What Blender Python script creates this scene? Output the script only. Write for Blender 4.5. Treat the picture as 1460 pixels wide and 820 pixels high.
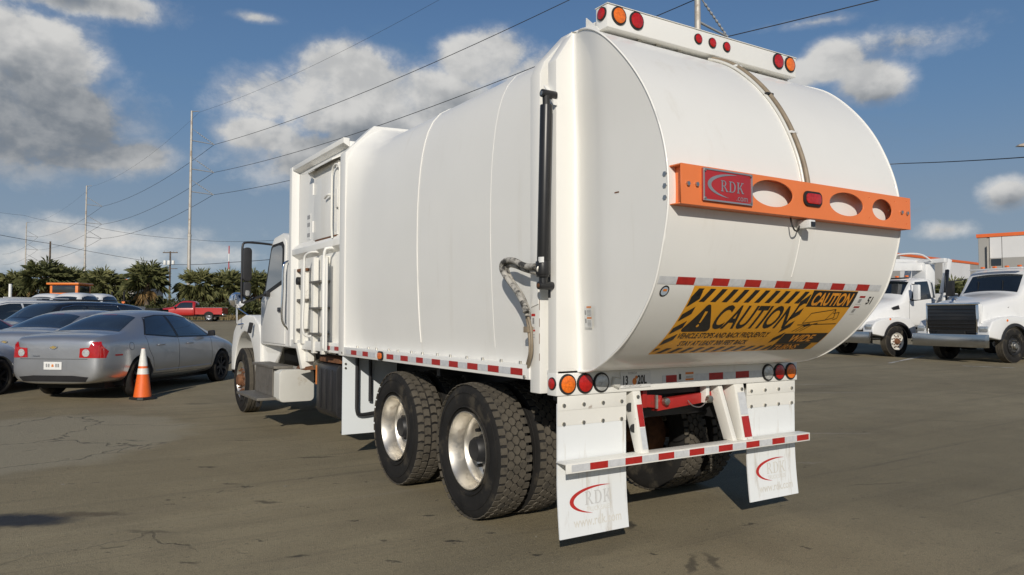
import bpy, bmesh, math, random
from mathutils import Vector, Matrix
from mathutils.bvhtree import BVHTree
R_=math.radians
random.seed(7)
scene=bpy.context.scene
col=scene.collection
for o in list(bpy.data.objects): bpy.data.objects.remove(o)

# ------------------------------------------------------------------ camera
CX,CY,CZ=-4.006,-3.8619,1.5368
YAW,PITCH,ROLL,FPX=0.5689,0.0392,-0.0016,1062.27     # focal length in photo pixels (1460 wide)
cam_d=bpy.data.cameras.new('camera'); cam=bpy.data.objects.new('camera',cam_d); col.objects.link(cam)
cam.location=(CX,CY,CZ)
cam.rotation_mode='XYZ'
cam.rotation_euler=(math.pi/2+PITCH,ROLL,-YAW)
cam_d.sensor_width=36; cam_d.lens=36*FPX/1460
cam_d.clip_start=.05; cam_d.clip_end=6000
scene.camera=cam
scene.render.resolution_x=1024; scene.render.resolution_y=575

# ------------------------------------------------------------------ light
SUN_EL=R_(24.5); SUNH=(-0.60,-0.80)
SUNV=Vector((SUNH[0]*math.cos(SUN_EL),SUNH[1]*math.cos(SUN_EL),math.sin(SUN_EL)))
SUN_STRENGTH=3.45; SKY_STRENGTH=0.07
sd=bpy.data.lights.new('sun','SUN'); sd.energy=SUN_STRENGTH; sd.angle=R_(.53); sd.color=(1.0,.93,.82)
so=bpy.data.objects.new('sun',sd); col.objects.link(so)
so.rotation_euler=SUNV.to_track_quat('Z','Y').to_euler(); so.location=(-30,-40,40)
scene.view_settings.view_transform='Standard'; scene.view_settings.look='None'
scene.view_settings.exposure=0.03; scene.view_settings.gamma=1
try: scene.view_settings.use_curve_mapping=False
except Exception: pass

world=bpy.data.worlds.new('World'); scene.world=world; world.use_nodes=True
WT=world.node_tree; WT.nodes.clear()

def ray(u,v):
    r=(u-730)/FPX; up=-(v-410)/FPX; fw=1.0
    c,s=math.cos(ROLL),math.sin(ROLL); r,up=c*r+s*up,-s*r+c*up
    c,s=math.cos(PITCH),math.sin(PITCH); fw,Z=c*fw-s*up,s*fw+c*up
    c,s=math.cos(YAW),math.sin(YAW)
    return Vector((c*r+s*fw,-s*r+c*fw,Z))
CAMP=Vector((CX,CY,CZ))
def pl(u,v,ax,val):
    d=ray(u,v); t=(val-CAMP[ax])/d[ax]; return CAMP+d*t
def atdepth(u,v,D):
    d=ray(u,v); s,c=math.sin(YAW),math.cos(YAW)
    return CAMP+d*(D/(s*d.x+c*d.y))

class NT:
    """small helper for building node trees"""
    def __init__(s,tree): s.t=tree
    def n(s,typ,**kw):
        nd=s.t.nodes.new(typ)
        for k,v in kw.items():
            if k=='ins':
                for i,val in v.items():
                    if hasattr(val,'is_linked') or hasattr(val,'links'): s.t.links.new(val,nd.inputs[i])
                    else: nd.inputs[i].default_value=val
            else: setattr(nd,k,v)
        return nd
    def math(s,op,a,b=0.0,c=None,clamp=False):
        ins={0:a,1:b}
        if c is not None: ins[2]=c
        return s.n('ShaderNodeMath',operation=op,use_clamp=clamp,ins=ins).outputs[0]
    def vmath(s,op,a,b=(0,0,0)):
        nd=s.n('ShaderNodeVectorMath',operation=op,ins={0:a,1:b})
        return nd.outputs['Value'] if op in('LENGTH','DOT_PRODUCT','DISTANCE') else nd.outputs[0]
    def mix(s,f,a,b,blend='MIX'):
        nd=s.n('ShaderNodeMix',data_type='RGBA',blend_type=blend)
        for k,val in ((0,f),(6,a),(7,b)):
            if hasattr(val,'links'): s.t.links.new(val,nd.inputs[k])
            else: nd.inputs[k].default_value=val if k==0 else (*val[:3],1)
        return nd.outputs[2]
    def mr(s,x,a,b,c=0.0,d=1.0,smooth=True):
        nd=s.n('ShaderNodeMapRange',interpolation_type='SMOOTHSTEP' if smooth else 'LINEAR',clamp=True,ins={0:x,1:a,2:b,3:c,4:d})
        return nd.outputs[0]
    def noise(s,vec,scale,detail=4,rough=.55,dist=0.0):
        nd=s.n('ShaderNodeTexNoise',ins={'Scale':scale,'Detail':detail,'Roughness':rough,'Distortion':dist})
        s.t.links.new(vec,nd.inputs['Vector']); return nd.outputs[0]
    def link(s,a,b): s.t.links.new(a,b)

# ------------------------------------------------------------------ sky: Nishita + procedural cumulus by direction
def build_world():
    w=NT(WT)
    sky=w.n('ShaderNodeTexSky',sky_type='NISHITA'); sky.sun_disc=False
    sky.sun_elevation=SUN_EL; sky.sun_rotation=math.atan2(SUNH[0],SUNH[1])
    sky.altitude=0; sky.air_density=.9; sky.dust_density=.08; sky.ozone_density=3.0
    tc=w.n('ShaderNodeTexCoord').outputs['Generated']
    sep=w.n('ShaderNodeSeparateXYZ',ins={0:tc})
    X,Y,Z=sep.outputs
    hyp=w.math('SQRT',w.math('ADD',w.math('MULTIPLY',X,X),w.math('MULTIPLY',Y,Y)))
    az=w.math('MULTIPLY',w.math('ARCTAN2',X,Y),180/math.pi)     # degrees from +Y towards +X
    el=w.math('MULTIPLY',w.math('ARCTAN2',Z,hyp),180/math.pi)
    P=w.n('ShaderNodeCombineXYZ',ins={0:az,1:el,2:0.0}).outputs[0]
    def ae(u,v):
        d=ray(u,v); return math.degrees(math.atan2(d.x,d.y)),math.degrees(math.atan2(d.z,math.hypot(d.x,d.y)))
    def conv(T):
        o=[]
        for (u,v,ru,rv,wt) in T:
            a,e=ae(u,v); a2,_=ae(u+ru,v); _,e2=ae(u,v-rv); o.append((a,e,abs(a2-a),abs(e2-e),wt))
        return o
    # cloud lumps as seen: photo centre, half-size in photo pixels, weight
    L=conv([(30,75,165,85,1.2),(30,165,200,105,1.3),(110,215,140,48,1),(100,-5,170,38,.95),(-150,120,200,160,1),
       (390,138,95,58,1.1),(490,112,110,62,1.15),(570,160,210,85,1.3),(688,85,85,58,1.2),(640,170,170,80,1.25),(372,192,75,42,1.05),(520,230,220,60,1.1),(760,130,80,70,1.1),
       (1185,88,60,42,1),(1240,118,75,42,.95),(1300,55,110,34,.52),(1140,105,45,35,.85),
       (1440,275,52,30,.85),(1352,328,46,14,.5),(150,338,190,32,.66),(60,368,220,30,.62),(290,365,90,26,.55),(365,25,38,10,.5),(1160,32,90,12,.42),(190,222,70,34,.9)])
    DK=conv([(60,180,230,110,1.5),(20,230,200,50,1.0),(20,105,90,40,.5),(110,0,140,26,.6),(520,205,170,40,.8),(660,165,110,40,.5),(460,245,150,40,.8),(1235,150,90,30,.7),(1440,292,60,22,.7),(1300,62,110,26,.5)])
    def field(q,gi,T,k):
        cur=None
        for (a,e,ra,re,wt) in T:
            m=q.n('ShaderNodeVectorMath',operation='MULTIPLY_ADD',ins={0:gi,1:(1/ra,1/re,0),2:(-a/ra,-e/re,0)}).outputs[0]
            f=q.math('MULTIPLY_ADD',q.vmath('LENGTH',m),-wt,wt)
            cur=f if cur is None else q.math('SMOOTH_MAX',cur,f,k)
        return cur
    F0=field(w,P,L,.15); DK0=field(w,P,DK,.2)
    # the same kind of broken cumulus all round, outside the frame
    inside=w.math('MULTIPLY',w.mr(az,-9,-3),w.mr(az,76,70))
    gen=w.noise(w.vmath('MULTIPLY',P,(1,1.7,1)),.05,2,.5)
    other=w.math('SUBTRACT',w.math('MULTIPLY_ADD',gen,3.0,-1.55),w.mr(el,22,48,0,1.2))
    F0=w.math('ADD',w.math('MULTIPLY',F0,inside),w.math('MULTIPLY',other,w.math('SUBTRACT',1.0,inside)))
    sc=w.vmath('MULTIPLY',P,(1,1.25,1))
    n1=w.noise(sc,.17,8,.64,.12)
    n2=w.noise(w.vmath('ADD',sc,(-.5,1.5,0)),.17,4,.58,.15)
    d0=w.math('ADD',F0,w.math('MULTIPLY_ADD',n1,1.35,-.66))
    alpha=w.mr(d0,-.06,.52)
    alpha=w.math('MULTIPLY',alpha,w.mr(n1,.15,.5,.75,1.0))
    wisp=w.noise(w.vmath('MULTIPLY',P,(.6,1.7,1)),.10,5,.6,.5)
    wispa=w.math('MULTIPLY',w.mr(wisp,.55,.80),.30)
    hazeb=w.math('MULTIPLY',w.mr(el,30,9,0,1,False),.90)
    lit=w.mr(w.math('SUBTRACT',n1,n2),-.13,.15)
    dk=w.mr(w.math('ADD',DK0,w.math('MULTIPLY_ADD',n2,.9,-.45)),-.15,.75)
    thick=w.mr(d0,.1,.9)
    bright=w.math('MULTIPLY_ADD',lit,.30,.70)
    bright=w.math('SUBTRACT',bright,w.math('MULTIPLY',dk,.58))
    bright=w.math('SUBTRACT',bright,w.math('MULTIPLY',thick,.06),clamp=True)
    cw=w.mix(bright,(.150,.178,.215),(.65,.645,.63))
    hz=w.mix(w.math('MULTIPLY',alpha,1.0),w.mix(w.mr(el,18,3),(.125,.225,.365),(.235,.300,.375)),cw)
    skm=w.n('ShaderNodeMix',data_type='RGBA',blend_type='MULTIPLY'); skm.inputs[0].default_value=1; w.link(sky.outputs[0],skm.inputs[6]); skm.inputs[7].default_value=(.78,.93,1.06,1)
    skyc=w.n('ShaderNodeBackground'); w.link(skm.outputs[2],skyc.inputs[0]); skyc.inputs[1].default_value=SKY_STRENGTH
    cb=w.n('ShaderNodeBackground'); w.link(hz,cb.inputs[0]); cb.inputs[1].default_value=1.0
    up=w.mr(el,-1.5,-.5)
    A=w.math('MULTIPLY',w.math('MAXIMUM',alpha,w.math('ADD',wispa,hazeb)),up)
    ms=w.n('ShaderNodeMixShader'); w.link(A,ms.inputs[0]); w.link(skyc.outputs[0],ms.inputs[1]); w.link(cb.outputs[0],ms.inputs[2])
    out=w.n('ShaderNodeOutputWorld'); w.link(ms.outputs[0],out.inputs[0])
    world.cycles.sampling_method='MANUAL'; world.cycles.sample_map_resolution=256
build_world()

# ------------------------------------------------------------------ materials
MATS={}
def mat(name,c=(.8,.8,.8),rough=.5,metal=0.0,var=.06,scale=3.0,bump=0.0,bscale=60.0,coat=0.0,emit=None,
        dirt=None,dirt_amt=0.0,dirt_scale=2.0,dirt_thr=.55,streak=False,alpha=None,trans=0.0,ior=None,spec=None,coords='Object'):
    m=bpy.data.materials.new(name); m.use_nodes=True; t=NT(m.node_tree)
    b=m.node_tree.nodes['Principled BSDF']
    tc=t.n('ShaderNodeTexCoord').outputs[coords]
    n=t.noise(tc,scale,5,.6)
    f=t.mr(n,.3,.7,1-var,1+var,False)
    cc=t.mix(1.0,c,t.n('ShaderNodeCombineColor',ins={0:f,1:f,2:f}).outputs[0],'MULTIPLY')
    rr=None
    if dirt:
        v=t.vmath('MULTIPLY',tc,(3.0,3.0,.35)) if streak else tc
        dn=t.noise(v,dirt_scale,8,.65,.2)
        dm=t.math('MULTIPLY',t.mr(dn,dirt_thr,dirt_thr+.14),dirt_amt)
        cc=t.mix(dm,cc,dirt)
        rr=t.math('MULTIPLY_ADD',dm,.4,rough,clamp=True)
    t.link(cc,b.inputs['Base Color'])
    rn=t.math('MULTIPLY_ADD',t.noise(tc,scale*4,4),.16,rough-.08,clamp=True) if rr is None else rr
    t.link(rn,b.inputs['Roughness'])
    b.inputs['Metallic'].default_value=metal
    b.inputs['Coat Weight'].default_value=coat; b.inputs['Coat Roughness'].default_value=.04
    if spec is not None: b.inputs['Specular IOR Level'].default_value=spec
    if trans: b.inputs['Transmission Weight'].default_value=trans
    if ior: b.inputs['IOR'].default_value=ior
    if bump:
        bn=t.n('ShaderNodeBump',ins={'Strength':bump,'Distance':.01,'Height':t.noise(tc,bscale,6,.65)})
        t.link(bn.outputs[0],b.inputs['Normal'])
    MATS[name]=m; return m
RUST=(.16,.065,.025)
M=dict(
 white=mat('truck_white_paint',(.80,.79,.75),.42,0,.03,.8,coat=.22,bump=.02,bscale=2.2,dirt=(.52,.47,.38),dirt_amt=.16,dirt_scale=1.3,dirt_thr=.56,streak=True),
 white_rust=mat('chipped_white_paint',(.78,.765,.71),.42,0,.04,2,dirt=RUST,dirt_amt=.9,dirt_scale=9,dirt_thr=.635,bump=.1),
 flap=mat('white_mudflap_plastic',(.78,.80,.80),.5,0,.03,1.5,dirt=(.42,.36,.28),dirt_amt=.55,dirt_scale=4,dirt_thr=.55,streak=True),
 flapdot=mat('speckled_white_mudflap',(.74,.78,.80),.5,0,.03,1.5,dirt=(.36,.34,.31),dirt_amt=.7,dirt_scale=38,dirt_thr=.64),
 rubber=mat('tyre_rubber',(.018,.017,.016),.82,0,.3,6,bump=.15,bscale=40,spec=.25,dirt=(.10,.085,.062),dirt_amt=.5,dirt_scale=5,dirt_thr=.52),
 tread=mat('dusty_tread_rubber',(.088,.076,.058),.85,0,.25,9,bump=.3,bscale=70,dirt=(.035,.032,.028),dirt_amt=.7,dirt_scale=6,dirt_thr=.52),
 groove=mat('tread_groove_rubber',(.030,.027,.022),.9,0,.2,9),
 alu=mat('polished_aluminium',(.74,.71,.65),.42,1,.06,6,dirt=(.40,.34,.26),dirt_amt=.45,dirt_scale=7,dirt_thr=.50),
 chrome=mat('chrome',(.85,.85,.86),.08,1,.03,4),
 steel=mat('zinc_steel_bolt',(.50,.48,.43),.42,1,.15,20,dirt=RUST,dirt_amt=.6,dirt_scale=25,dirt_thr=.58),
 rust=mat('rusty_steel',(.17,.075,.035),.85,.2,.4,14,bump=.4,bscale=80),
 black=mat('black_frame_paint',(.018,.018,.019),.5,0,.2,4,dirt=(.07,.06,.045),dirt_amt=.5,dirt_scale=4,dirt_thr=.55),
 blackg=mat('gloss_black_paint',(.012,.012,.014),.22,0,.1,4,coat=.3),
 cylrod=mat('cylinder_black_paint',(.016,.016,.017),.35,0,.15,6,dirt=(.07,.06,.05),dirt_amt=.4,dirt_scale=12,dirt_thr=.6),
zinc=mat('plain_zinc_bolt',(.55,.54,.52),.4,1,.1,20),
 plastic=mat('black_plastic',(.02,.02,.022),.42,0,.15,5),
 orange=mat('orange_beam_paint',(.80,.205,.06),.45,0,.05,3,dirt=(.45,.16,.08),dirt_amt=.4,dirt_scale=11,dirt_thr=.62),
 red=mat('red_steel_paint',(.38,.022,.018),.42,0,.12,5,dirt=(.09,.03,.02),dirt_amt=.6,dirt_scale=9,dirt_thr=.58),
 plate_red=mat('red_badge_enamel',(.38,.025,.030),.38,0,.08,6),
 badge=mat('cast_badge_silver',(.46,.46,.46),.38,.7,.08,10),
 tred=mat('reflective_tape_red',(.40,.022,.018),.35,0,.12,30),
 twhite=mat('reflective_tape_silver',(.66,.67,.68),.35,.15,.10,30),
 lred=mat('red_lens',(.45,.012,.010),.18,0,.25,55,coat=.5,bump=.25,bscale=90),
 lamb=mat('amber_lens',(.82,.17,.015),.18,0,.25,55,coat=.5,bump=.25,bscale=90),
 lclr=mat('clear_lens',(.55,.56,.55),.15,.3,.3,45,coat=.6,bump=.3,bscale=70),
 grom=mat('rubber_grommet',(.015,.015,.015),.6),
 yellow=mat('caution_yellow_vinyl',(.78,.36,.025),.38,0,.07,4,dirt=(.35,.18,.04),dirt_amt=.25,dirt_scale=5,dirt_thr=.55),
 ink=mat('black_vinyl_ink',(.018,.017,.016),.4,0,.2,9),
 oink=mat('orange_vinyl_ink',(.75,.30,.03),.4,0,.08,9),
 label=mat('white_label',(.74,.74,.72),.4,0,.05,20),
 glabel=mat('grey_label_print',(.30,.30,.30),.45,0,.2,60),
 orlabel=mat('orange_label_print',(.70,.22,.04),.45,0,.1,60),
 swoosh=mat('red_swoosh_print',(.48,.03,.025),.45,0,.08,20),
 faded=mat('faded_grey_lettering',(.58,.58,.57),.5,0,.10,40),
 faded2=mat('faint_brown_lettering',(.665,.65,.60),.5,0,.08,40),
 glass=mat('dark_vehicle_glass',(.012,.016,.020),.04,0,.1,2,coat=1.0,spec=.7),
 trim=mat('bright_window_trim',(.62,.63,.65),.2,1),
 hose=mat('camouflage_hose_sleeve',(.40,.38,.34),.8,0,.3,20,bump=.4,bscale=60,dirt=(.03,.03,.03),dirt_amt=.95,dirt_scale=16,dirt_thr=.47),
 conduit=mat('grey_brown_conduit',(.25,.20,.14),.55,0,.2,10),
 step=mat('weathered_step_aluminium',(.20,.185,.16),.55,.5,.2,12,bump=.3,bscale=90,dirt=RUST,dirt_amt=.5,dirt_scale=8,dirt_thr=.6),
 tankw=mat('pale_satin_tank',(.66,.65,.60),.40,.15,.06,2,dirt=(.36,.28,.18),dirt_amt=.5,dirt_scale=4,dirt_thr=.58),
)

# ------------------------------------------------------------------ mesh builder
def sect(p,n):  # Catmull-Rom resample of a polyline (list of tuples) to n points by arc length
    p=[Vector(q) for q in p]; out=[]
    ex=[p[0]*2-p[1]]+p+[p[-1]*2-p[-2]]
    for i in range(1,len(ex)-2):
        a,b,c,d=ex[i-1],ex[i],ex[i+1],ex[i+2]
        for k in range(12):
            t=k/12; out.append(.5*((2*b)+(c-a)*t+(2*a-5*b+4*c-d)*t*t+(3*b-3*c+d-a)*t**3))
    out.append(p[-1])
    return lin(out,n)
def lin(p,n):
    p=[Vector(q) for q in p]
    S=[0]
    for a,b in zip(p,p[1:]): S.append(S[-1]+(b-a).length)
    res=[]; j=0
    for i in range(n):
        s=S[-1]*i/(n-1)
        while j<len(p)-2 and S[j+1]<s: j+=1
        L=S[j+1]-S[j]; t=(s-S[j])/L if L>1e-9 else 0
        res.append(p[j].lerp(p[j+1],max(0,min(1,t))))
    return res

class MB:
    def __init__(s): s.v=[]; s.f=[]
    def add(s,vs,fs):
        k=len(s.v); s.v+=[tuple(q) for q in vs]; s.f+=[tuple(i+k for i in f) for f in fs]; return s
    def box(s,x0,x1,y0,y1,z0,z1):
        vs=[(x,y,z) for z in(z0,z1) for y in(y0,y1) for x in(x0,x1)]
        return s.add(vs,[(0,2,3,1),(4,5,7,6),(0,1,5,4),(2,6,7,3),(0,4,6,2),(1,3,7,5)])
    def hexa(s,b,t):   # bottom quad, top quad (same order)
        n=len(b)
        return s.add(list(b)+list(t),[tuple(range(n-1,-1,-1)),tuple(range(n,2*n))]+[(i,(i+1)%n,n+(i+1)%n,n+i) for i in range(n)])
    def prism(s,poly,d):  # poly of 3D points, extruded by vector d
        d=Vector(d); return s.hexa([Vector(p) for p in poly],[Vector(p)+d for p in poly])
    def bar(s,a,b,w,h,up=(0,0,1)):
        a,b=Vector(a),Vector(b); d=(b-a).normalized(); u=Vector(up)
        if abs(d.dot(u))>.98: u=Vector((0,1,0))
        r=d.cross(u).normalized(); u=r.cross(d)
        q=[r*w/2+u*h/2,r*-w/2+u*h/2,r*-w/2-u*h/2,r*w/2-u*h/2]
        return s.hexa([a+k for k in q],[b+k for k in q])
    def cyl(s,a,b,r0,r1=None,n=16,caps=True):
        a,b=Vector(a),Vector(b); r1=r0 if r1 is None else r1
        d=(b-a).normalized(); u=Vector((0,0,1)) if abs(d.z)<.9 else Vector((0,1,0))
        r=d.cross(u).normalized(); u=r.cross(d)
        vs=[]
        for p,q in((a,r0),(b,r1)):
            for i in range(n):
                t=2*math.pi*i/n; vs.append(p+(r*math.cos(t)+u*math.sin(t))*q)
        fs=[(i,(i+1)%n,n+(i+1)%n,n+i) for i in range(n)]
        if caps: fs+=[tuple(range(n-1,-1,-1)),tuple(range(n,2*n))]
        return s.add(vs,fs)
    def tube(s,pts,r,n=8,caps=True):
        pts=[Vector(p) for p in pts]; rs=r if isinstance(r,(list,tuple)) else [r]*len(pts)
        vs=[];u=None
        for i,p in enumerate(pts):
            d=(pts[min(i+1,len(pts)-1)]-pts[max(i-1,0)]).normalized()
            if u is None: u=Vector((0,0,1)) if abs(d.z)<.9 else Vector((0,1,0))
            rt=d.cross(u)
            if rt.length<1e-6: rt=d.orthogonal()
            rt.normalize(); u=rt.cross(d)
            for k in range(n):
                t=2*math.pi*k/n; vs.append(p+(rt*math.cos(t)+u*math.sin(t))*rs[i])
        fs=[(i*n+k,i*n+(k+1)%n,(i+1)*n+(k+1)%n,(i+1)*n+k) for i in range(len(pts)-1) for k in range(n)]
        if caps: fs+=[tuple(range(n-1,-1,-1)),tuple((len(pts)-1)*n+k for k in range(n))]
        return s.add(vs,fs)
    def loft(s,rows,closed=False,caps=False):
        n=len(rows[0]); vs=[p for r in rows for p in r]
        fs=[(i*n+k,i*n+(k+1)%n,(i+1)*n+(k+1)%n,(i+1)*n+k) for i in range(len(rows)-1) for k in range(n if closed else n-1)]
        if caps: fs+=[tuple(range(n-1,-1,-1)),tuple((len(rows)-1)*n+k for k in range(n))]
        return s.add(vs,fs)
    def lathe(s,prof,n=48,c=(0,0,0)):   # profile of (x, r) about the x axis
        rows=[]
        for i in range(n):
            t=2*math.pi*i/n
            rows.append([Vector((c[0]+x,c[1]+r*math.cos(t),c[2]+r*math.sin(t))) for x,r in prof])
        rows.append(rows[0]); m=len(prof)
        vs=[p for r in rows[:-1] for p in r]
        fs=[(i*m+k,i*m+k+1,((i+1)%n)*m+k+1,((i+1)%n)*m+k) for i in range(n) for k in range(m-1)]
        return s.add(vs,fs)
    def xf(s,mtx,start=0):
        s.v[start:]=[tuple(mtx@Vector(p)) for p in s.v[start:]]; return s
    def build(s,name,m,parent=None,smooth=None,bev=0,seg=2,label=None,kind=None,loc=None,recalc=True,sub=0):
        me=bpy.data.meshes.new(name); me.from_pydata(s.v,[],s.f)
        if bev or recalc:
            bm=bmesh.new(); bm.from_mesh(me)
            if recalc: bmesh.ops.recalc_face_normals(bm,faces=bm.faces)
            if bev:
                es=[e for e in bm.edges if len(e.link_faces)==2 and e.calc_face_angle(0)>R_(28)]
                bmesh.ops.bevel(bm,geom=es,offset=bev,segments=seg,affect='EDGES',clamp_overlap=True,profile=.6)
            bm.to_mesh(me); bm.free()
        if smooth is None and bev: smooth=35
        if smooth:
            me.polygons.foreach_set('use_smooth',[True]*len(me.polygons)); me.set_sharp_from_angle(angle=R_(smooth))
        me.materials.append(m)
        o=bpy.data.objects.new(name,me); col.objects.link(o)
        if parent: o.parent=parent
        if loc: o.location=loc
        if label: o['label']=label
        if kind: o['kind']=kind
        if sub:
            md=o.modifiers.new('subdivision','SUBSURF'); md.levels=sub; md.render_levels=sub
        return o
def empty(name,loc=(0,0,0),rz=0,label=None,cat=None,group=None):
    o=bpy.data.objects.new(name,None); col.objects.link(o); o.location=loc; o.rotation_euler=(0,0,rz)
    o.empty_display_size=.2
    tag(o,label,cat,group); return o
def tag(o,label=None,cat=None,group=None,kind=None):
    if label:o['label']=label
    if cat:o['category']=cat
    if group:o['group']=group
    if kind:o['kind']=kind
    return o
def inst(src,parent,loc=None,rot=None,scale=None):
    c=src.copy(); col.objects.link(c); c.parent=parent
    if loc is not None: c.location=loc
    if rot is not None: c.rotation_euler=rot
    if scale is not None: c.scale=scale
    return c
def copy_tree(o,parent=None):
    c=o.copy(); col.objects.link(c); c.parent=parent
    for ch in list(o.children): copy_tree(ch,c)
    return c
def text_polys(body,size=1.0,bold=0.0,shear=0.0,align='LEFT',sx=1.0):
    cu=bpy.data.curves.new('t','FONT'); cu.body=body; cu.size=size; cu.offset=bold; cu.shear=shear
    cu.align_x=align; cu.resolution_u=4; cu.fill_mode='FRONT'
    o=bpy.data.objects.new('t',cu); col.objects.link(o)
    dg=bpy.context.evaluated_depsgraph_get(); me=bpy.data.meshes.new_from_object(o.evaluated_get(dg))
    vs=[(v.co.x*sx,v.co.y) for v in me.vertices]; fs=[tuple(p.vertices) for p in me.polygons]
    bpy.data.objects.remove(o); bpy.data.curves.remove(cu); bpy.data.meshes.remove(me)
    return vs,fs
class Flat:
    """2D ink: polygons in (u,v), cut on a grid in v (and u) and mapped onto a surface"""
    def __init__(s): s.v=[];s.f=[]
    def poly(s,p): k=len(s.v); s.v+=list(p); s.f.append(tuple(range(k,k+len(p)))); return s
    def rect(s,a,b,c,d): return s.poly([(a,c),(b,c),(b,d),(a,d)])
    def raw(s,vs,fs,ox=0,oy=0):
        k=len(s.v); s.v+=[(x+ox,y+oy) for x,y in vs]; s.f+=[tuple(i+k for i in f) for f in fs]; return s
    def text(s,b,ox,oy,size,**kw): return s.raw(*text_polys(b,size,**kw),ox,oy)
    def strip(s,A,B):
        for i in range(len(A)-1): s.poly([A[i],A[i+1],B[i+1],B[i]])
        return s
    def clip(s,a,b,c,d):
        s.cl=(a,b,c,d); return s
    def build(s,name,m,parent,fn,dv=None,du=None,label=None):
        bm=bmesh.new()
        vv=[bm.verts.new((x,y,0)) for x,y in s.v]
        for f in s.f:
            if len(set(f))>2:
                try: bm.faces.new([vv[i] for i in f])
                except ValueError: pass
        def cut(co,no,cl=False):
            bmesh.ops.bisect_plane(bm,geom=bm.verts[:]+bm.edges[:]+bm.faces[:],plane_co=co,plane_no=no,clear_outer=cl)
        if hasattr(s,'cl'):
            a,b,c,d=s.cl
            cut((a,0,0),(-1,0,0),True);cut((b,0,0),(1,0,0),True);cut((0,c,0),(0,-1,0),True);cut((0,d,0),(0,1,0),True)
        xs=[v.co.x for v in bm.verts]; ys=[v.co.y for v in bm.verts]
        if dv:
            y=math.ceil(min(ys)/dv)*dv
            while y<max(ys): cut((0,y,0),(0,1,0)); y+=dv
        if du:
            x=math.ceil(min(xs)/du)*du
            while x<max(xs): cut((x,0,0),(1,0,0)); x+=du
        bmesh.ops.dissolve_degenerate(bm,dist=1e-5,edges=bm.edges)
        for v in bm.verts: v.co=fn(v.co.x,v.co.y)
        me=bpy.data.meshes.new(name); bm.to_mesh(me); bm.free(); me.materials.append(m)
        o=bpy.data.objects.new(name,me); col.objects.link(o); o.parent=parent
        if label:o['label']=label
        return o
def crescent(cx,cy,rx,ry,a0,a1,th,n=28,skew=0):
    A=[];B=[]
    for i in range(n+1):
        t=i/n; a=R_(a0+(a1-a0)*t); k=th*math.sin(math.pi*t)**.8
        A.append((cx+rx*math.cos(a),cy+ry*math.sin(a))); B.append((cx+(rx-k)*math.cos(a),cy+(ry-k*.6)*math.sin(a)))
    return A,B
def serif(letter):
    """serif capital as list of polygons in a unit-high cell"""
    P=[]; st=lambda x:[[(x,0),(x+.17,0),(x+.17,1),(x,1)]]
    sf=lambda x0,x1,y:[[(x0,y),(x1,y),(x1,y+.07),(x0,y+.07)]]
    def arc(cx,cy,ro,ri,ryo,ryi,a0,a1,n=10):
        o=[]
        for i in range(n):
            a,b=R_(a0+(a1-a0)*i/n),R_(a0+(a1-a0)*(i+1)/n)
            o.append([(cx+ri*math.cos(a),cy+ryi*math.sin(a)),(cx+ro*math.cos(a),cy+ryo*math.sin(a)),(cx+ro*math.cos(b),cy+ryo*math.sin(b)),(cx+ri*math.cos(b),cy+ryi*math.sin(b))])
        return o
    if letter=='R': P=st(.1)+sf(0,.1,0)+sf(.27,.36,0)+sf(0,.1,.93)+[[(.27,.93),(.42,.93),(.42,1),(.27,1)],[(.27,.46),(.42,.46),(.42,.53),(.27,.53)]]+arc(.42,.73,.28,.12,.27,.20,-90,90)+[[(.38,.46),(.55,.46),(.86,.07),(.67,.07)]]+sf(.67,.96,0); w=1.0
    elif letter=='D': P=st(.1)+sf(0,.1,0)+sf(0,.1,.93)+[[(.27,.93),(.42,.93),(.42,1),(.27,1)],[(.27,0),(.42,0),(.42,.07),(.27,.07)]]+arc(.42,.5,.46,.28,.5,.43,-90,90,14); w=.98
    else: P=st(.1)+sf(0,.1,0)+sf(.27,.36,0)+sf(0,.1,.93)+sf(.27,.36,.93)+[[(.27,.42),(.36,.36),(.78,.93),(.64,.93)],[(.40,.50),(.52,.62),(.86,.07),(.66,.07)]]+sf(.66,.96,0)+sf(.58,.92,.93); w=1.0
    return P,w
def rdk(F,ox,oy,h,sx=1.0):
    x=ox
    for L in 'RDK':
        P,w=serif(L)
        for p in P: F.poly([(x+a*h*sx,oy+b*h) for a,b in p])
        x+=(w+.06)*h*sx
    return F

# ------------------------------------------------------------------ terrain
GP=[(-50,0),(9,0),(14,.09),(26,.2),(45,.55),(68,1.08),(100,1.5),(200,1.6),(5000,1.6)]
def ground_z(x,y):
    d=math.sin(YAW)*(x-CX)+math.cos(YAW)*(y-CY); z=0
    for (a,za),(b,zb) in zip(GP,GP[1:]):
        if a<=d<=b: t=(d-a)/(b-a); z=za+(zb-za)*t; break
    dx=max(0,abs(x)-1.6); dy=max(0,-4-y,y-9.6); r=min(1,math.hypot(dx,dy)/2.5)
    return z*r*r*(3-2*r)
def ground_at(u,v):
    z=0
    for _ in range(30):
        p=pl(u,v,2,z); z=.5*z+.5*ground_z(p.x,p.y)
    return Vector((p.x,p.y,ground_z(p.x,p.y)))
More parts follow.
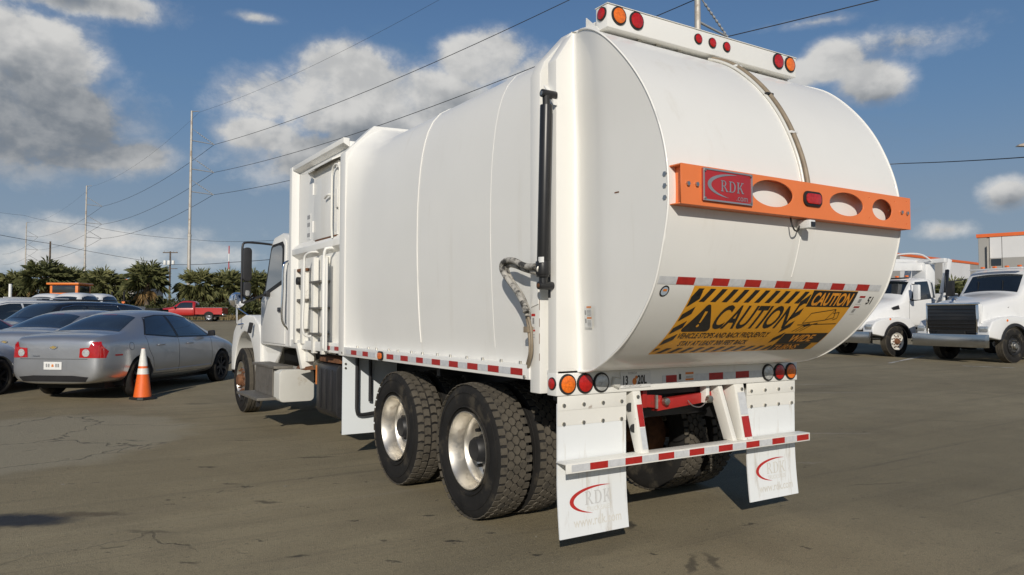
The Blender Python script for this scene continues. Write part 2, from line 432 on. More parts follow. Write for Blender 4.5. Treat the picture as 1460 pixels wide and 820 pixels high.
# ------------------------------------------------------------------ ground sheet
def build_ground():
    s,c=math.sin(YAW),math.cos(YAW)
    def axis(core,step,grow,far):
        a=[0.0]; x=0; st=step
        while x<far:
            if x>core: st*=grow
            x+=st; a.append(x)
        return a
    fw=axis(30,.8,1.18,3000); sd=axis(26,.8,1.2,3000)
    F=[-q for q in axis(6,1.5,1.3,800)[:0:-1]]+fw; S=[-q for q in sd[:0:-1]]+sd
    rows=[]
    for f in F:
        r=[]
        for q in S:
            x=CX+s*f+c*q; y=CY+c*f-s*q; r.append((x,y,ground_z(x,y)))
        rows.append(r)
    m=bpy.data.materials.new('worn_asphalt'); m.use_nodes=True; t=NT(m.node_tree); b=m.node_tree.nodes['Principled BSDF']
    pos=t.n('ShaderNodeNewGeometry').outputs['Position']
    flat=t.vmath('MULTIPLY',pos,(1,1,0))
    big=t.noise(flat,.16,6,.62,.5); mid=t.noise(flat,1.3,6,.62,.3); fine=t.noise(flat,26,4,.75); grit=t.noise(flat,130,2,.8)
    cc=t.mix(t.mr(big,.3,.7),(0.241,0.200,0.122),(0.348,0.292,0.184))
    cc=t.mix(t.math('MULTIPLY',t.mr(mid,.42,.72),.45),cc,(0.183,0.152,0.096))
    # long tyre-swept streaks along the lane
    rot=t.n('ShaderNodeMapping',ins={'Rotation':(0,0,R_(-38)),'Scale':(.16,1.6,1)}); t.link(flat,rot.inputs[0])
    stv=t.noise(rot.outputs[0],1.1,6,.6,.5)
    cc=t.mix(t.math('MULTIPLY',t.mr(stv,.50,.75),.42),cc,(0.148,0.125,0.080))
    cc=t.mix(t.math('MULTIPLY',t.mr(stv,.45,.22),.30),cc,(0.437,0.369,0.232))
    cc=t.mix(t.math('MULTIPLY',t.mr(fine,.50,.74),.62),cc,(0.122,0.103,0.067))
    cc=t.mix(t.math('MULTIPLY',t.mr(grit,.56,.70),.75),cc,(0.594,0.508,0.326))
    cc=t.mix(t.math('MULTIPLY',t.mr(grit,.45,.30),.75),cc,(0.086,0.074,0.050))
    rot2=t.n('ShaderNodeMapping',ins={'Rotation':(0,0,R_(22)),'Scale':(.10,3.2,1)}); t.link(flat,rot2.inputs[0])
    st2=t.noise(rot2.outputs[0],1.4,7,.65,.9)
    cc=t.mix(t.math('MULTIPLY',t.mr(st2,.54,.72),.34),cc,(0.106,0.091,0.069))
    cc=t.mix(t.math('MULTIPLY',t.mr(st2,.42,.26),.30),cc,(0.349,0.311,0.235))
    speck=t.noise(flat,11,3,.6); cc=t.mix(t.math('MULTIPLY',t.mr(speck,.66,.74),.6),cc,(0.064,0.056,0.044))
    lsp=t.noise(t.vmath('ADD',flat,(37,11,0)),17,2,.6); cc=t.mix(t.math('MULTIPLY',t.mr(lsp,.72,.78),.7),cc,(0.487,0.445,0.360))
    # fuzzy blotch helper
    warp=t.n('ShaderNodeTexNoise',ins={'Scale':2.2,'Detail':5.0}); t.link(flat,warp.inputs['Vector'])
    wv=t.vmath('ADD',flat,t.n('ShaderNodeVectorMath',operation='SCALE',ins={0:t.vmath('SUBTRACT',warp.outputs[1],(.5,.5,.5)),3:.9}).outputs[0])
    warp2=t.n('ShaderNodeTexNoise',ins={'Scale':9.0,'Detail':4.0}); t.link(flat,warp2.inputs['Vector'])
    wv2=t.vmath('ADD',flat,t.n('ShaderNodeVectorMath',operation='SCALE',ins={0:t.vmath('SUBTRACT',warp2.outputs[1],(.5,.5,.5)),3:.16}).outputs[0])
    def blot(u,v,rx,ry,ang,c1,amt,soft=.5):
        nonlocal cc
        p=ground_at(u,v)
        mp=t.n('ShaderNodeMapping',vector_type='TEXTURE',ins={'Location':(p.x,p.y,0),'Rotation':(0,0,ang),'Scale':(rx,ry,1)}); t.link(t.vmath('MULTIPLY',wv if min(rx,ry)>.3 else wv2,(1,1,0)),mp.inputs[0])
        msk=t.math('MULTIPLY',t.mr(t.vmath('LENGTH',mp.outputs[0]),1.0,soft),amt)
        cc=t.mix(msk,cc,c1); return msk
    va=math.pi/2-YAW
    patch=blot(20,632,2.7,2.0,va,(.33,.295,.215),.7,.80)
    oil=blot(18,742,.62,.24,-YAW,(.012,.012,.013),.96,.45)
    blot(120,733,.5,.10,-YAW,(.07,.05,.035),.6,.3)
    for (u,v,a,bb,k) in [(294,666,.12,.05,.8),(380,716,.16,.05,.6),(450,652,.28,.06,.55),(650,772,.10,.03,.9),(422,793,.10,.03,.7),(273,802,.10,.03,.6),(480,690,.05,.02,.7),(345,628,.22,.05,.35),(190,628,.25,.03,.5),
                       (1074,748,.07,.03,.7),(985,805,.05,.25,.6),(897,748,.04,.16,.75),(1015,800,.05,.22,.55),(610,735,.09,.03,.7),(505,742,.05,.02,.8),(548,770,.06,.02,.6),(700,760,.04,.03,.8),(760,790,.05,.02,.8),(330,690,.10,.03,.5),(240,720,.06,.02,.6),(160,780,.12,.03,.5),(1150,780,.06,.02,.6),(1220,740,.05,.02,.6),(1100,600,.08,.03,.5),(930,790,.03,.02,.8),(560,800,.08,.02,.7),(210,758,.25,.05,.4),(1250,690,.4,.04,.3),(1350,600,.6,.05,.25),(283,576,.32,.14,.35)]:
        blot(u,v,a,bb,-YAW+random.uniform(-.3,.3),(.028,.025,.022),k,.35)
    for (u,v,a,bb,k) in [(1130,660,.5,.03,.4),(1160,548,.8,.1,.3),(1000,700,.1,.03,.5),(1200,560,1.2,.06,.3),(1180,618,.9,.05,.25),(90,690,.03,.02,.8),(408,693,.03,.015,.8)]:
        blot(u,v,a,bb,-YAW,(.42,.40,.36),k,.3)
    # a dashed line of tyre print crumbs running from the wheels to the lower left
    a,b2=ground_at(530,668),ground_at(130,735)
    dirv=(b2-a).normalized(); ang=math.atan2(dirv.y,dirv.x); mid_=(a+b2)/2
    mp=t.n('ShaderNodeMapping',vector_type='TEXTURE',ins={'Location':(mid_.x,mid_.y,0),'Rotation':(0,0,ang),'Scale':((b2-a).length*.5,.07,1)}); t.link(t.vmath('MULTIPLY',wv,(1,1,0)),mp.inputs[0])
    ln=t.mr(t.vmath('LENGTH',mp.outputs[0]),1.0,.4)
    crumb=t.math('MULTIPLY',ln,t.mr(t.noise(flat,7,4,.7),.52,.62)); cc=t.mix(t.math('MULTIPLY',crumb,.85),cc,(.03,.027,.023))
    drip=t.mr(t.noise(flat,3.1,5,.66),.68,.73); cc=t.mix(t.math('MULTIPLY',drip,.75),cc,(.035,.03,.026))
    # cracks: inside the old patch and sparse elsewhere
    vor=t.n('ShaderNodeTexVoronoi',feature='DISTANCE_TO_EDGE',ins={'Scale':.62}); t.link(wv,vor.inputs['Vector'])
    crk=t.mr(vor.outputs[0],.016,.004)
    crm=t.math('MULTIPLY',crk,t.math('MAXIMUM',patch,t.mr(big,.56,.64)))
    cc=t.mix(t.math('MULTIPLY',crm,.8),cc,(.03,.027,.024))
    t.link(cc,b.inputs['Base Color'])
    rgh=t.math('MULTIPLY_ADD',oil,-.45,.88); t.link(rgh,b.inputs['Roughness']); b.inputs['Specular IOR Level'].default_value=.35
    h=t.math('ADD',t.math('MULTIPLY',fine,.9),t.math('MULTIPLY',grit,1.1)); h=t.math('SUBTRACT',h,t.math('MULTIPLY',crm,1.2)); h=t.math('ADD',h,t.math('MULTIPLY',mid,1.5))
    bn=t.n('ShaderNodeBump',ins={'Strength':.7,'Distance':.014,'Height':h}); t.link(bn.outputs[0],b.inputs['Normal'])
    g=MB().loft(rows).build('ground',m,smooth=180,recalc=True,kind='structure')
    me=g.data
    if me.polygons[0].normal.z<0: me.flip_normals()
    # painted parking bay lines, worn
    pm=mat('worn_line_paint',(.55,.54,.50),.7,0,.2,3,dirt=(.20,.18,.15),dirt_amt=.95,dirt_scale=3.5,dirt_thr=.47,coords='Object')
    for (u0,v0,u1,v1) in [(1268,518,1318,507.5),(1372,522,1448,525)]:
        a,b_=ground_at(u0,v0),ground_at(u1,v1); d=(b_-a); n=Vector((-d.y,d.x,0)).normalized()*.055
        rows=[]
        for i in range(9):
            p=a+d*(i/8); rows.append([Vector((q.x,q.y,ground_z(q.x,q.y)+.006)) for q in (p-n,p,p+n)])
        MB().loft(rows).build('parking_line',pm,kind='structure',recalc=False)
    return g
GROUND=build_ground()

# ------------------------------------------------------------------ wheels
def arcpt(x,r,a): return Vector((x,r*math.cos(a),r*math.sin(a)))
def make_wheel(name,R=.515,W=.27,rim=.297,style='hex',deep=True,parts=True,kindrim='alu',lug='steel'):
    """axle along x, outward = +x; returns the tyre mesh with rim, tread, hub and nuts as children"""
    h=W/2; tb=R-.011
    prof=[(-h*.55,rim*.93),(-h*.80,rim),(-h*.97,rim+.05),(-h*1.02,rim+(R-rim)*.48),(-h*.97,R-.055),(-h*.86,R-.020),(-h*.80,tb),(0,tb+.002),(h*.80,tb),(h*.86,R-.020),(h*.97,R-.055),(h*1.02,rim+(R-rim)*.48),(h*.97,rim+.05),(h*.80,rim),(h*.55,rim*.93)]
    ty=MB().lathe(prof,64).build(name,M['rubber'],smooth=50)
    # moulded rings on the outer sidewall
    rg=MB()
    for rr in (rim+.035,R-.075): rg.lathe([(h*.93,rr-.006),(h*1.03,rr-.004),(h*1.03,rr+.004),(h*.93,rr+.006)],64)
    rg.build('sidewall_ring',M['rubber'],ty,smooth=40)
    tr=MB(); circ=2*math.pi*R
    if style=='hex':
        rowsx=[-.78,-.39,0,.39,.78]; n=46; pw=circ/n
        for j,xc in enumerate(rowsx):
            for i in range(n):
                s0=(i+(.5 if j%2 else 0))*pw; wx=h*.36/1.0*.5*1.13; L=pw*.655
                shp=[(-.30,-1),(.30,-1),(1,-.35),(1,.35),(.30,1),(-.30,1),(-1,.35),(-1,-.35)]
                if j in(0,4): shp=[(-.9,-.78),(.9,-.78),(1,0),(.9,.78),(-.9,.78),(-1,0)]
                bt=[];tp=[]
                for a,b in shp:
                    x=xc*h+a*wx; s=s0+b*L*.72
                    bt.append(arcpt(x,tb-.002,s/R)); tp.append(arcpt(x*.99,R-(.006 if j in(0,4) else 0),(s0+b*L*.68)/R))
                tr.hexa(bt,tp)
    elif style=='lug':
        n=40; pw=circ/n
        for xa,xb,off in ((-.92,-.52,0),(-.47,-.06,.4),(.0,.02,0),(.06,.47,.1),(.52,.92,.5)):
            if xb-xa<.1: continue
            for i in range(n):
                s0=(i+off)*pw; q=pw*.41; sh=[(xa,-q),(xa+(xb-xa)*.5,-q*.8),(xb,-q),(xb,q*.9),(xa+(xb-xa)*.5,q*1.1),(xa,q*.9)]
                tr.hexa([arcpt(x*h,tb-.002,(s0+s)/R) for x,s in sh],[arcpt(x*h*.99,R-(.006 if abs(x)>.9 else 0),(s0+s*.95)/R) for x,s in sh])
    else:  # road ribs
        for xa,xb in ((-.86,-.5),(-.42,-.08),(.0,.30),(.38,.84)):
            tr.lathe([(xa*h,tb-.002),(xa*h+.004,R-.003),(xb*h-.004,R-.003),(xb*h,tb-.002)],64)
    tr.build('tread',M['tread'],ty)
    if not parts: return ty
    K=M[kindrim]
    if deep:
        rp=[(h*.66,rim*.955),(h*.92,rim*.995),(h*.98,rim),(h*.98,rim*.975),(h*.86,rim*.955),(h*.55,rim*.90),(h*.05,rim*.885),(-h*.05,rim*.84),(-h*.55,rim*.815),(-h*.62,rim*.75),(-h*.50,rim*.62),(-h*.38,rim*.50),(-h*.36,.05)]
        MB().lathe(rp,56).build('rim',K,ty,smooth=40)
        nutx,nutr,hx0,hx1,hr=-h*.44,rim*.57,-h*.4,h*.52,rim*.37
        hm=M['black']; nh=5; hr0=rim*.68
    else:
        rp=[(h*.66,rim*.955),(h*.92,rim*.995),(h*.98,rim),(h*.98,rim*.97),(h*.80,rim*.93),(h*.55,rim*.86),(h*.50,rim*.80),(h*.62,rim*.74),(h*.74,rim*.60),(h*.78,rim*.48),(h*.78,.05)]
        MB().lathe(rp,56).build('rim',K,ty,smooth=40)
        nutx,nutr,hx0,hx1,hr=h*.75,rim*.57,h*.7,h*1.40,rim*.36
        hm=M['steel'] if lug!='rust' else M['rust']; nh=8; hr0=rim*.70
    hb=MB(); hb.lathe([(hx0,hr*1.08),(hx0+(hx1-hx0)*.25,hr*1.05),(hx0+(hx1-hx0)*.3,hr*.92),(hx0+(hx1-hx0)*.8,hr*.86),(hx1,hr*.72),(hx1,.001)],28)
    hb.build('hub',hm,ty,smooth=40)
    nm=MB().cyl((0,0,0),(.045,0,0),.017,.015,6)
    n0=None
    for i in range(10):
        a=2*math.pi*i/10
        if n0 is None: n0=nm.build('lug_nut',M['cylrod'] if deep else M[lug],ty,loc=arcpt(nutx,nutr,a))
        else: inst(n0,ty,loc=arcpt(nutx,nutr,a))
    n1=None; hm2=M['grom']
    for i in range(nh):
        a=2*math.pi*(i+.5)/nh
        if n1 is None:
            k=MB(); off=(-h*.56+.004) if deep else h*.665
            k.cyl((off-.012,0,0),(off+.006,0,0),rim*.085,n=16); n1=k.build('hand_hole',hm2,ty,loc=arcpt(0,hr0,a))
        else: inst(n1,ty,loc=arcpt(0,hr0,a))
    return ty
# ================================================================== the garbage truck
T=empty('garbage_truck',(0,0,0),0,'large white refuse truck with rounded tailgate and black and yellow caution decal','garbage truck')
W_=M['white']
def mirror_ring(half): return half+[(-x,z) for x,z in reversed(half)]
def ring_solid(outer,inner,y0,y1):
    """open arch: outer/inner half outlines (left, bottom to top centre) mirrored, between y0 and y1"""
    O=outer+[(-x,z) for x,z in reversed(outer[:-1])]; I=inner+[(-x,z) for x,z in reversed(inner[:-1])]
    rows=[]
    for (a,b),(c,d) in zip(O,I): rows.append([(a,y0,b),(a,y1,b),(c,y1,d),(c,y0,d)])
    return MB().loft(rows,closed=True,caps=True)
# ---- body shell between the two arches
shell=sect([(-1.13,1.20),(-1.155,1.45),(-1.178,1.85),(-1.187,2.25),(-1.176,2.65),(-1.135,3.0),(-1.06,3.24),(-.93,3.39),(-.66,3.485),(-.3,3.515),(0,3.52)],30)
coll=lin([(-1.235,1.12),(-1.235,3.30),(-.91,3.62),(-.5,3.64),(0,3.64)],60)
def colz(z0,i):  # collar outline sampled so that rows stay level with the shell rows
    p=shell[i]
    if p[1]<3.2: return Vector((-1.235,p[1] if i else 1.12))
    k=[(-1.235,3.24),(-1.235,3.30),(-1.13,3.40),(-1.02,3.51),(-.91,3.62),(-.66,3.635),(-.3,3.64),(0,3.645)]
    n=[j for j in range(30) if shell[j][1]>=3.2]; t=(i-n[0])/(len(n)-1)
    return lin(k,len(n))[i-n[0]]
colr=[colz(0,i) for i in range(30)]
rows=[]
def mrow(h,y): return [(p[0],y,p[1]) for p in h]+[(-p[0],y,p[1]) for p in reversed(h[:-1])]
for y,dx in ((.20,.0),(.30,0),(.85,0),(1.5,0),(2.1,0),(2.7,0),(3.2,0)):
    rows.append(mrow([Vector((p[0]-dx*(1 if p[1]<3.4 else .3),p[1])) for p in shell],y))
for k in range(1,9):
    t=k/8; e=t*t*(3-2*t) if t<1 else 1; e=t**2.2
    rows.append(mrow([a.lerp(b,e) for a,b in zip(shell,colr)],3.36+.46*t))
rows.append(mrow(colr,3.93))
sh=MB().loft(rows); 
sh.build('body_shell',W_,T,smooth=32)
ring_solid([(-1.238,1.12),(-1.238,3.30),(-.915,3.63),(-.5,3.648),(0,3.652)],[(-1.1,1.12),(-1.1,3.1),(-.8,3.36),(-.4,3.4),(0,3.42)],3.79,3.952).build('front_collar',W_,T,bev=.008)
MB().box(-1.20,1.20,3.92,3.94,1.13,3.2).build('front_bulkhead',W_,T)
# seam bead on the shell
sd_=MB().tube([(p[0]-.003,2.098,p[1]) for p in shell[1:27]],.005,6); sd_.build('weld_seam',W_,T,smooth=60)
MB().tube([(p[0]+.001,.846,p[1]) for p in shell[1:27]],.004,6).build('weld_seam',W_,T,smooth=60)
# floor of the body
MB().box(-1.12,1.12,.10,3.9,1.10,1.20).build('body_floor',M['black'],T)
# ---- rear arches
o2=[(-1.225,1.035),(-1.225,3.15),(-1.19,3.235),(-.97,3.475),(-.80,3.565),(0,3.60)]; i2=[(-1.04,1.035),(-1.04,3.1),(-1.02,3.18),(-.88,3.36),(-.76,3.44),(0,3.46)]
ring_solid(o2,i2,.150,.262).build('rear_body_post',W_,T,bev=.006)
ring_solid([(-1.15,1.10),(-1.15,3.1),(-1.1,3.2),(-.92,3.42),(-.78,3.50),(0,3.53)],[(-1.02,1.1),(-1.02,3.0),(-1.0,3.1),(-.86,3.3),(-.74,3.38),(0,3.40)],.075,.16).build('door_seal',M['white_rust'],T)
# rusty run where the two frames meet
rnd=random.Random(3)
for zc in (1.25,1.36,1.47,1.58,2.32): MB().box(-1.2265,-1.2245,.151,.155,zc,zc+rnd.uniform(.03,.10)).build('rust_streak',M['rust'],T)
fo=[(-1.20,1.045),(-1.20,3.205),(-1.075,3.39),(-.873,3.522),(-.6,3.56),(0,3.58)]; fi=[(-.90,1.045),(-.92,2.2),(-.95,3.15),(-.80,3.30),(-.6,3.36),(0,3.37)]
TG=ring_solid(fo,fi,0,.092).build('tailgate_frame',W_,T,bev=.006)
# ---- hopper drum
HP=sect([(0.0,3.41),(-.16,3.375),(-.37,3.27),(-.575,3.08),(-.74,2.86),(-.855,2.62),(-.915,2.40),(-.925,2.17),(-.89,1.97),(-.815,1.74),(-.71,1.575),(-.56,1.415),(-.40,1.297),(-.25,1.222),(-.12,1.19),(0.0,1.183)],90)
HS=[0]
for a,b in zip(HP,HP[1:]): HS.append(HS[-1]+(b-a).length)
def sstep(a,b,x): t=max(0,min(1,(x-a)/(b-a))); return t*t*(3-2*t)
def xe(y,z):
    d=min(.03,max(0,-y)); fil=.03-math.sqrt(max(0,.03**2-(.03-d)**2))
    return (.985+.03*sstep(1.2,2.0,z)+.02*sstep(2.6,3.2,z))+.105*sstep(-.12,.40,-y)+fil
def hop(x,s,off=0.0):
    s=max(0,min(HS[-1]-1e-6,s)); lo,hi=0,len(HS)-1
    while hi-lo>1:
        m=(lo+hi)//2
        if HS[m]<=s: lo=m
        else: hi=m
    t=(s-HS[lo])/(HS[hi]-HS[lo]); p=HP[lo].lerp(HP[hi],t)
    a,b=HP[max(0,lo-1)],HP[min(len(HP)-1,hi+1)]; d=(b-a).normalized(); n=Vector((d.y,-d.x))
    if n.x>0: n=-n     # outwards = to the rear
    q=p+n*off; return Vector((x,q.x,q.y))
def s_of_z(z):
    for i in range(len(HP)-1):
        if HP[i].y>=z>=HP[i+1].y: return HS[i]+(HP[i].y-z)/(HP[i].y-HP[i+1].y)*(HS[i+1]-HS[i])
    return 0
rows=[]
NX=24
for k in range(NX+1):
    t=-1+2*k/NX; rows.append([(t*xe(p.x,p.y),p.x,p.y) for p in HP])
# a soft centre bead
HOP=MB().loft(rows).build('hopper',W_,T,smooth=60)
for sg in(-1,1):
    rr=[]
    for p in HP:
        r=[]
        for j in range(15):
            t=1-(1-j/14)**1.9; y=p.x*(1-t); xx=xe(y,p.y)
            if y>-.05: xx-=.012*sstep(.05,0,-y)*0
            r.append((sg*xx,y,p.y))
        rr.append(r)
    MB().loft(rr).build('hopper_side',W_,T,smooth=60)
    MB().tube([(sg*xe(p.x,p.y),p.x,p.y) for p in HP[2:]],.0075,6).build('hopper_rim',M['white'],T,smooth=60)
MB().tube([hop(.035,s_of_z(z)) for z in [3.35-.04*i for i in range(40)]],.004,6).build('weld_seam',W_,HOP,smooth=60)
# small lifting tabs and scuffs on the drum
for (u,v) in ((1238,193),):
    MB().box(.985,1.02,-.64,-.60,2.99,3.0).build('lifting_tab',W_,HOP,bev=.003)
# under tray below the drum
MB().box(-1.19,1.19,.0,.12,1.172,1.19).build('under_tray',W_,T,bev=.003)
# ---- rear light panel
LP=MB().box(-1.203,1.203,-.004,.10,1.03,1.176).build('light_panel',W_,T,bev=.008)
def round_light(parent,c,d,r,m,name='tail_light',n=24):
    """lens with rubber ring; d = outward direction"""
    d=Vector(d); c=Vector(c)
    g=MB().cyl(c-d*.004,c+d*.010,r*1.0,r*.97,n).build(name,M['grom'],parent,bev=.003,smooth=40)
    k=MB(); q=d.to_track_quat('X','Z').to_matrix().to_4x4(); q.translation=c
    k.lathe([(.006,r*.82),(.013,r*.80),(.017,r*.6),(.0185,r*.25),(.0185,.0005)],n); k.xf(q); k.build('lens',m,g,smooth=50)
    return g
for a,m in ((1.116,'lamb'),(.9746,'lred'),(.8394,'lclr')):
    for sgn in (-1,1): round_light(LP,(sgn*a,-.004,1.1036),(0,-1,0),.068,M[m])
round_light(T,(-1.201,.04,1.108),(-1,0,0),.042,M['lred'],'side_marker')
# number plate, its label, and tape on the panel
PLT=MB().box(-.675,-.402,-.012,-.0045,1.055,1.165).build('number_plate',M['label'],LP,bev=.002)
P=lambda x,y:Vector((x,-.0132,y))
for tx,xx,kx in (('13',-.662,.66),('20L',-.525,.68)): Flat().text(tx,xx,1.080,.082,bold=.0025,sx=kx).build('plate_characters',M['ink'],PLT,P)
Flat().text('HILLSBOROUGH',-.65,1.060,.024,sx=.9).build('plate_county',M['glabel'],PLT,P)
Flat().text('FLORIDA',-.61,1.147,.022,sx=.9).build('plate_state',M['glabel'],PLT,P)
F=Flat(); F.poly([(-.552+.020*math.cos(i*.7),1.098+.024*math.sin(i*.7)) for i in range(9)]); F.poly([(-.535+.012*math.cos(i*.8),1.125+.012*math.sin(i*.8)) for i in range(8)]); F.build('plate_emblem',M['orlabel'],PLT,P)
MB().hexa([(-.76,-.008,1.08),(-.70,-.008,1.05),(-.68,-.008,1.13),(-.745,-.008,1.14)],[(-.75,-.03,1.085),(-.70,-.03,1.06),(-.68,-.03,1.12),(-.74,-.03,1.13)]).build('plate_lamp',M['tankw'],LP,bev=.004)
for i,(u0,u1) in enumerate(((943.5,948.5),(948.5,964),(990,1010),(1010,1030),(1030,1048),(1048,1067),(1067,1085))):
    a,b=pl(u0,541,1,0).x,pl(u1,541,1,0).x
    MB().box(a,b,-.0065,-.0042,1.075,1.125).build('reflective_strip',M['twhite' if i%2==0 else 'tred'],LP)
LB=MB().box(-.13,.03,-.0062,-.0042,1.062,1.148).build('warning_label',M['label'],LP)
for (x0,x1,z0,z1,m) in ((-.06,.02,1.125,1.14,'orlabel'),(-.06,.02,1.082,1.095,'orlabel'),(-.055,.015,1.10,1.104,'glabel'),(-.055,.015,1.108,1.112,'glabel'),(-.125,-.105,1.09,1.13,'ink')):
    MB().box(x0,x1,-.0072,-.006,z0,z1).build('label_print',M[m],LB)
# ---- roof light bar
LBAR=MB().add(*(lambda b:(b.v,b.f))(MB().box(-.951,.951,-.217,-.10,3.403,3.553))).build('roof_light_bar',W_,T,bev=.006)
MB().box(-.955,.955,-.223,-.095,3.5535,3.558).build('cover_strip',M['white_rust'],LBAR)
for x,m,r in ((-.857,'lamb',.062),(-.705,'lred',.062),(-.13,'lred',.038),(.012,'lred',.038),(.16,'lred',.038),(.733,'lred',.062),(.872,'lamb',.062)):
    round_light(LBAR,(x,-.217,3.49 if abs(x)>.5 else 3.487),(0,-1,0),r,M[m],'brake_light')
round_light(LBAR,(-.951,-.165,3.50),(-1,0,0),.045,M['lred'],'side_marker')
for sg in(-1,1):
    MB().prism([(sg*.955,0,3.28),(sg*.955,0,3.53),(sg*.955,-.14,3.405)],(-sg*.01,0,0)).build('bar_gusset',W_,LBAR)
for x in(-.62,-.45,-.25,.4,.6): MB().box(x-.02,x+.02,-.16,-.03,3.388,3.404).build('bar_bracket',M['steel'],LBAR)
MB().box(-.9,.9,-.10,.02,3.40,3.50).build('bar_back',W_,LBAR)
# ---- orange beam
YB=-1.008
def plate_with_holes(name,m,parent,outer,holes,y,th):
    cu=bpy.data.curves.new(name,'CURVE'); cu.dimensions='2D'; cu.fill_mode='BOTH'; cu.extrude=th/2
    for pts in [outer]+holes:
        sp=cu.splines.new('POLY'); sp.points.add(len(pts)-1); sp.use_cyclic_u=True
        for k,(a,b) in enumerate(pts): sp.points[k].co=(a,b,0,1)
    o=bpy.data.objects.new(name,cu); col.objects.link(o)
    me=bpy.data.meshes.new_from_object(o.evaluated_get(bpy.context.evaluated_depsgraph_get())); bpy.data.objects.remove(o); bpy.data.curves.remove(cu)
    for v in me.vertices: v.co=Vector((v.co.x,y-v.co.z,v.co.y))
    bm=bmesh.new(); bm.from_mesh(me); bmesh.ops.remove_doubles(bm,verts=bm.verts,dist=1e-5); bmesh.ops.recalc_face_normals(bm,faces=bm.faces); bm.to_mesh(me); bm.free()
    me.materials.clear(); me.materials.append(m); ob=bpy.data.objects.new(name,me); col.objects.link(ob); ob.parent=parent; return ob
def ell(cx,cz,rx,rz,n=40): return [(cx+rx*math.cos(2*math.pi*i/n),cz+rz*math.sin(2*math.pi*i/n)) for i in range(n)]
HOLES=[(-.354,2.266,.187,.079),(.372,2.262,.181,.075),(.769,2.259,.115,.071)]
tiny=[(.62,2.325),(.92,2.325),(.62,2.19),(.92,2.19),(1.06,2.335),(1.06,2.18)]
BM=plate_with_holes('orange_beam',M['orange'],T,[(-1.107,2.146),(1.107,2.146),(1.107,2.364),(-1.107,2.364)],[ell(*h) for h in HOLES]+[ell(a,b,.006,.006,8) for a,b in tiny],YB+.004,.008)
BM['label']='orange steel cross beam with three oval holes'
plate_with_holes('beam_flange',M['orange'],BM,[(-1.107,0),(1.107,0),(1.107,.105),(-1.107,.105)],[ell(a,.09,.10,.014,24) for a in(-.354,.372,.769)],0,.006)
fl=[c for c in BM.children][-1]
for v in fl.data.vertices: v.co=Vector((v.co.x,YB+.008+v.co.z,2.149+v.co.y))
MB().box(-1.107,1.107,YB+.008,YB+.092,2.357,2.3635).build('beam_flange',M['orange'],BM)
for sg in(-1,1):
    MB().box(min(sg*1.06,sg*1.066),max(sg*1.06,sg*1.066),YB+.008,YB+.13,2.155,2.355).build('beam_bracket',M['orange'],BM)
    for zz in (2.19,2.255,2.32): MB().cyl((sg*1.085,-.90,zz),(sg*1.125,-.90,zz),.017,.015,6).build('bolt',M['zinc'],BM)
    for xx,zz in ((1.06,2.256),(.992,2.258)): MB().cyl((sg*xx,YB-.012,zz),(sg*xx,YB,zz),.013,.013,6).build('bolt',M['zinc'],BM)
BDG=MB().box(-.953,-.553,YB-.012,YB-.0005,2.174,2.354).build('name_badge',M['plate_red'],BM,bev=.004); BDG['label']='red enamel name plate with silver RDK lettering'
fr=MB()
for b in ((-.953,-.553,2.174,2.183),(-.953,-.553,2.345,2.354),(-.953,-.943,2.183,2.345),(-.563,-.553,2.183,2.345)): fr.box(b[0],b[1],YB-.016,YB-.011,b[2],b[3])
fr.build('badge_border',M['badge'],BDG)
PB=lambda x,z:Vector((x,YB-.0140,z))
F=Flat(); F.strip(*crescent(-.72,2.268,.20,.068,78,262,.030)); F.build('badge_swoosh',M['badge'],BDG,PB)
F=Flat(); rdk(F,-.815,2.235,.062,1.0); F.build('badge_lettering',M['badge'],BDG,lambda x,z:Vector((x,YB-.0146,z)))
Flat().text('.com',-.69,2.192,.050).build('badge_lettering',M['badge'],BDG,PB)
for x in(-.94,-.566):
    for z in(2.187,2.341): MB().cyl((x,YB-.02,z),(x,YB-.012,z),.007,n=8).build('badge_screw',M['steel'],BDG)
def pill(cx,cz,w,h,n=8):
    r=h; o=[]
    for k,(sx,sz) in enumerate(((1,1),(-1,1),(-1,-1),(1,-1))):
        for i in range(n+1):
            a=R_(90*k+90*i/n); o.append((cx+sx*(w-r*.8)+r*.8*math.cos(a),cz+sz*(h-r*.8)+r*.8*math.sin(a)))
    return o
BL=MB().prism([(a,YB-.001,b) for a,b in pill(.012,2.264,.088,.046)],(0,-.012,0)).build('brake_light',M['grom'],BM,bev=.003)
MB().prism([(a,YB-.012,b) for a,b in pill(.012,2.264,.072,.032)],(0,-.007,0)).build('lens',M['lred'],BL,bev=.003)
# rear camera and its lead below the beam
CAMB=MB().box(-.028,.028,-1.02,-.93,2.085,2.135).build('reversing_camera',M['label'],T,bev=.006)
MB().box(-.018,.018,-1.026,-1.019,2.092,2.122).build('camera_lens',M['blackg'],CAMB)
MB().box(-.012,.012,-.985,-.955,2.134,2.15).build('camera_bracket',M['steel'],CAMB)
MB().tube(sect([(-.02,-.94,2.11),(-.06,-.96,2.07),(-.11,-.97,2.07),(-.125,-.96,2.12),(-.12,-.95,2.16)],20),.005,6).build('camera_lead',M['grom'],CAMB,smooth=60)
# conduit down the drum
MB().tube([hop(.02+.05*sstep(0,.7,s),s,.020) for s in [.20+i*.035 for i in range(38)]],.017,8).build('cable_conduit',M['conduit'],T,smooth=60)
MB().tube([hop(-.012+.05*sstep(0,.7,s),s,.012) for s in [.20+i*.035 for i in range(38)]],.010,8).build('cable_conduit',M['tankw'],T,smooth=60)
for s in (.42,.78,1.12):
    p=hop(.065,s,.02); MB().box(p.x-.035,p.x+.03,p.y-.018,p.y+.02,p.z-.008,p.z+.008).build('cable_clip',M['label' if s!=.78 else 'grom'],T,bev=.003)
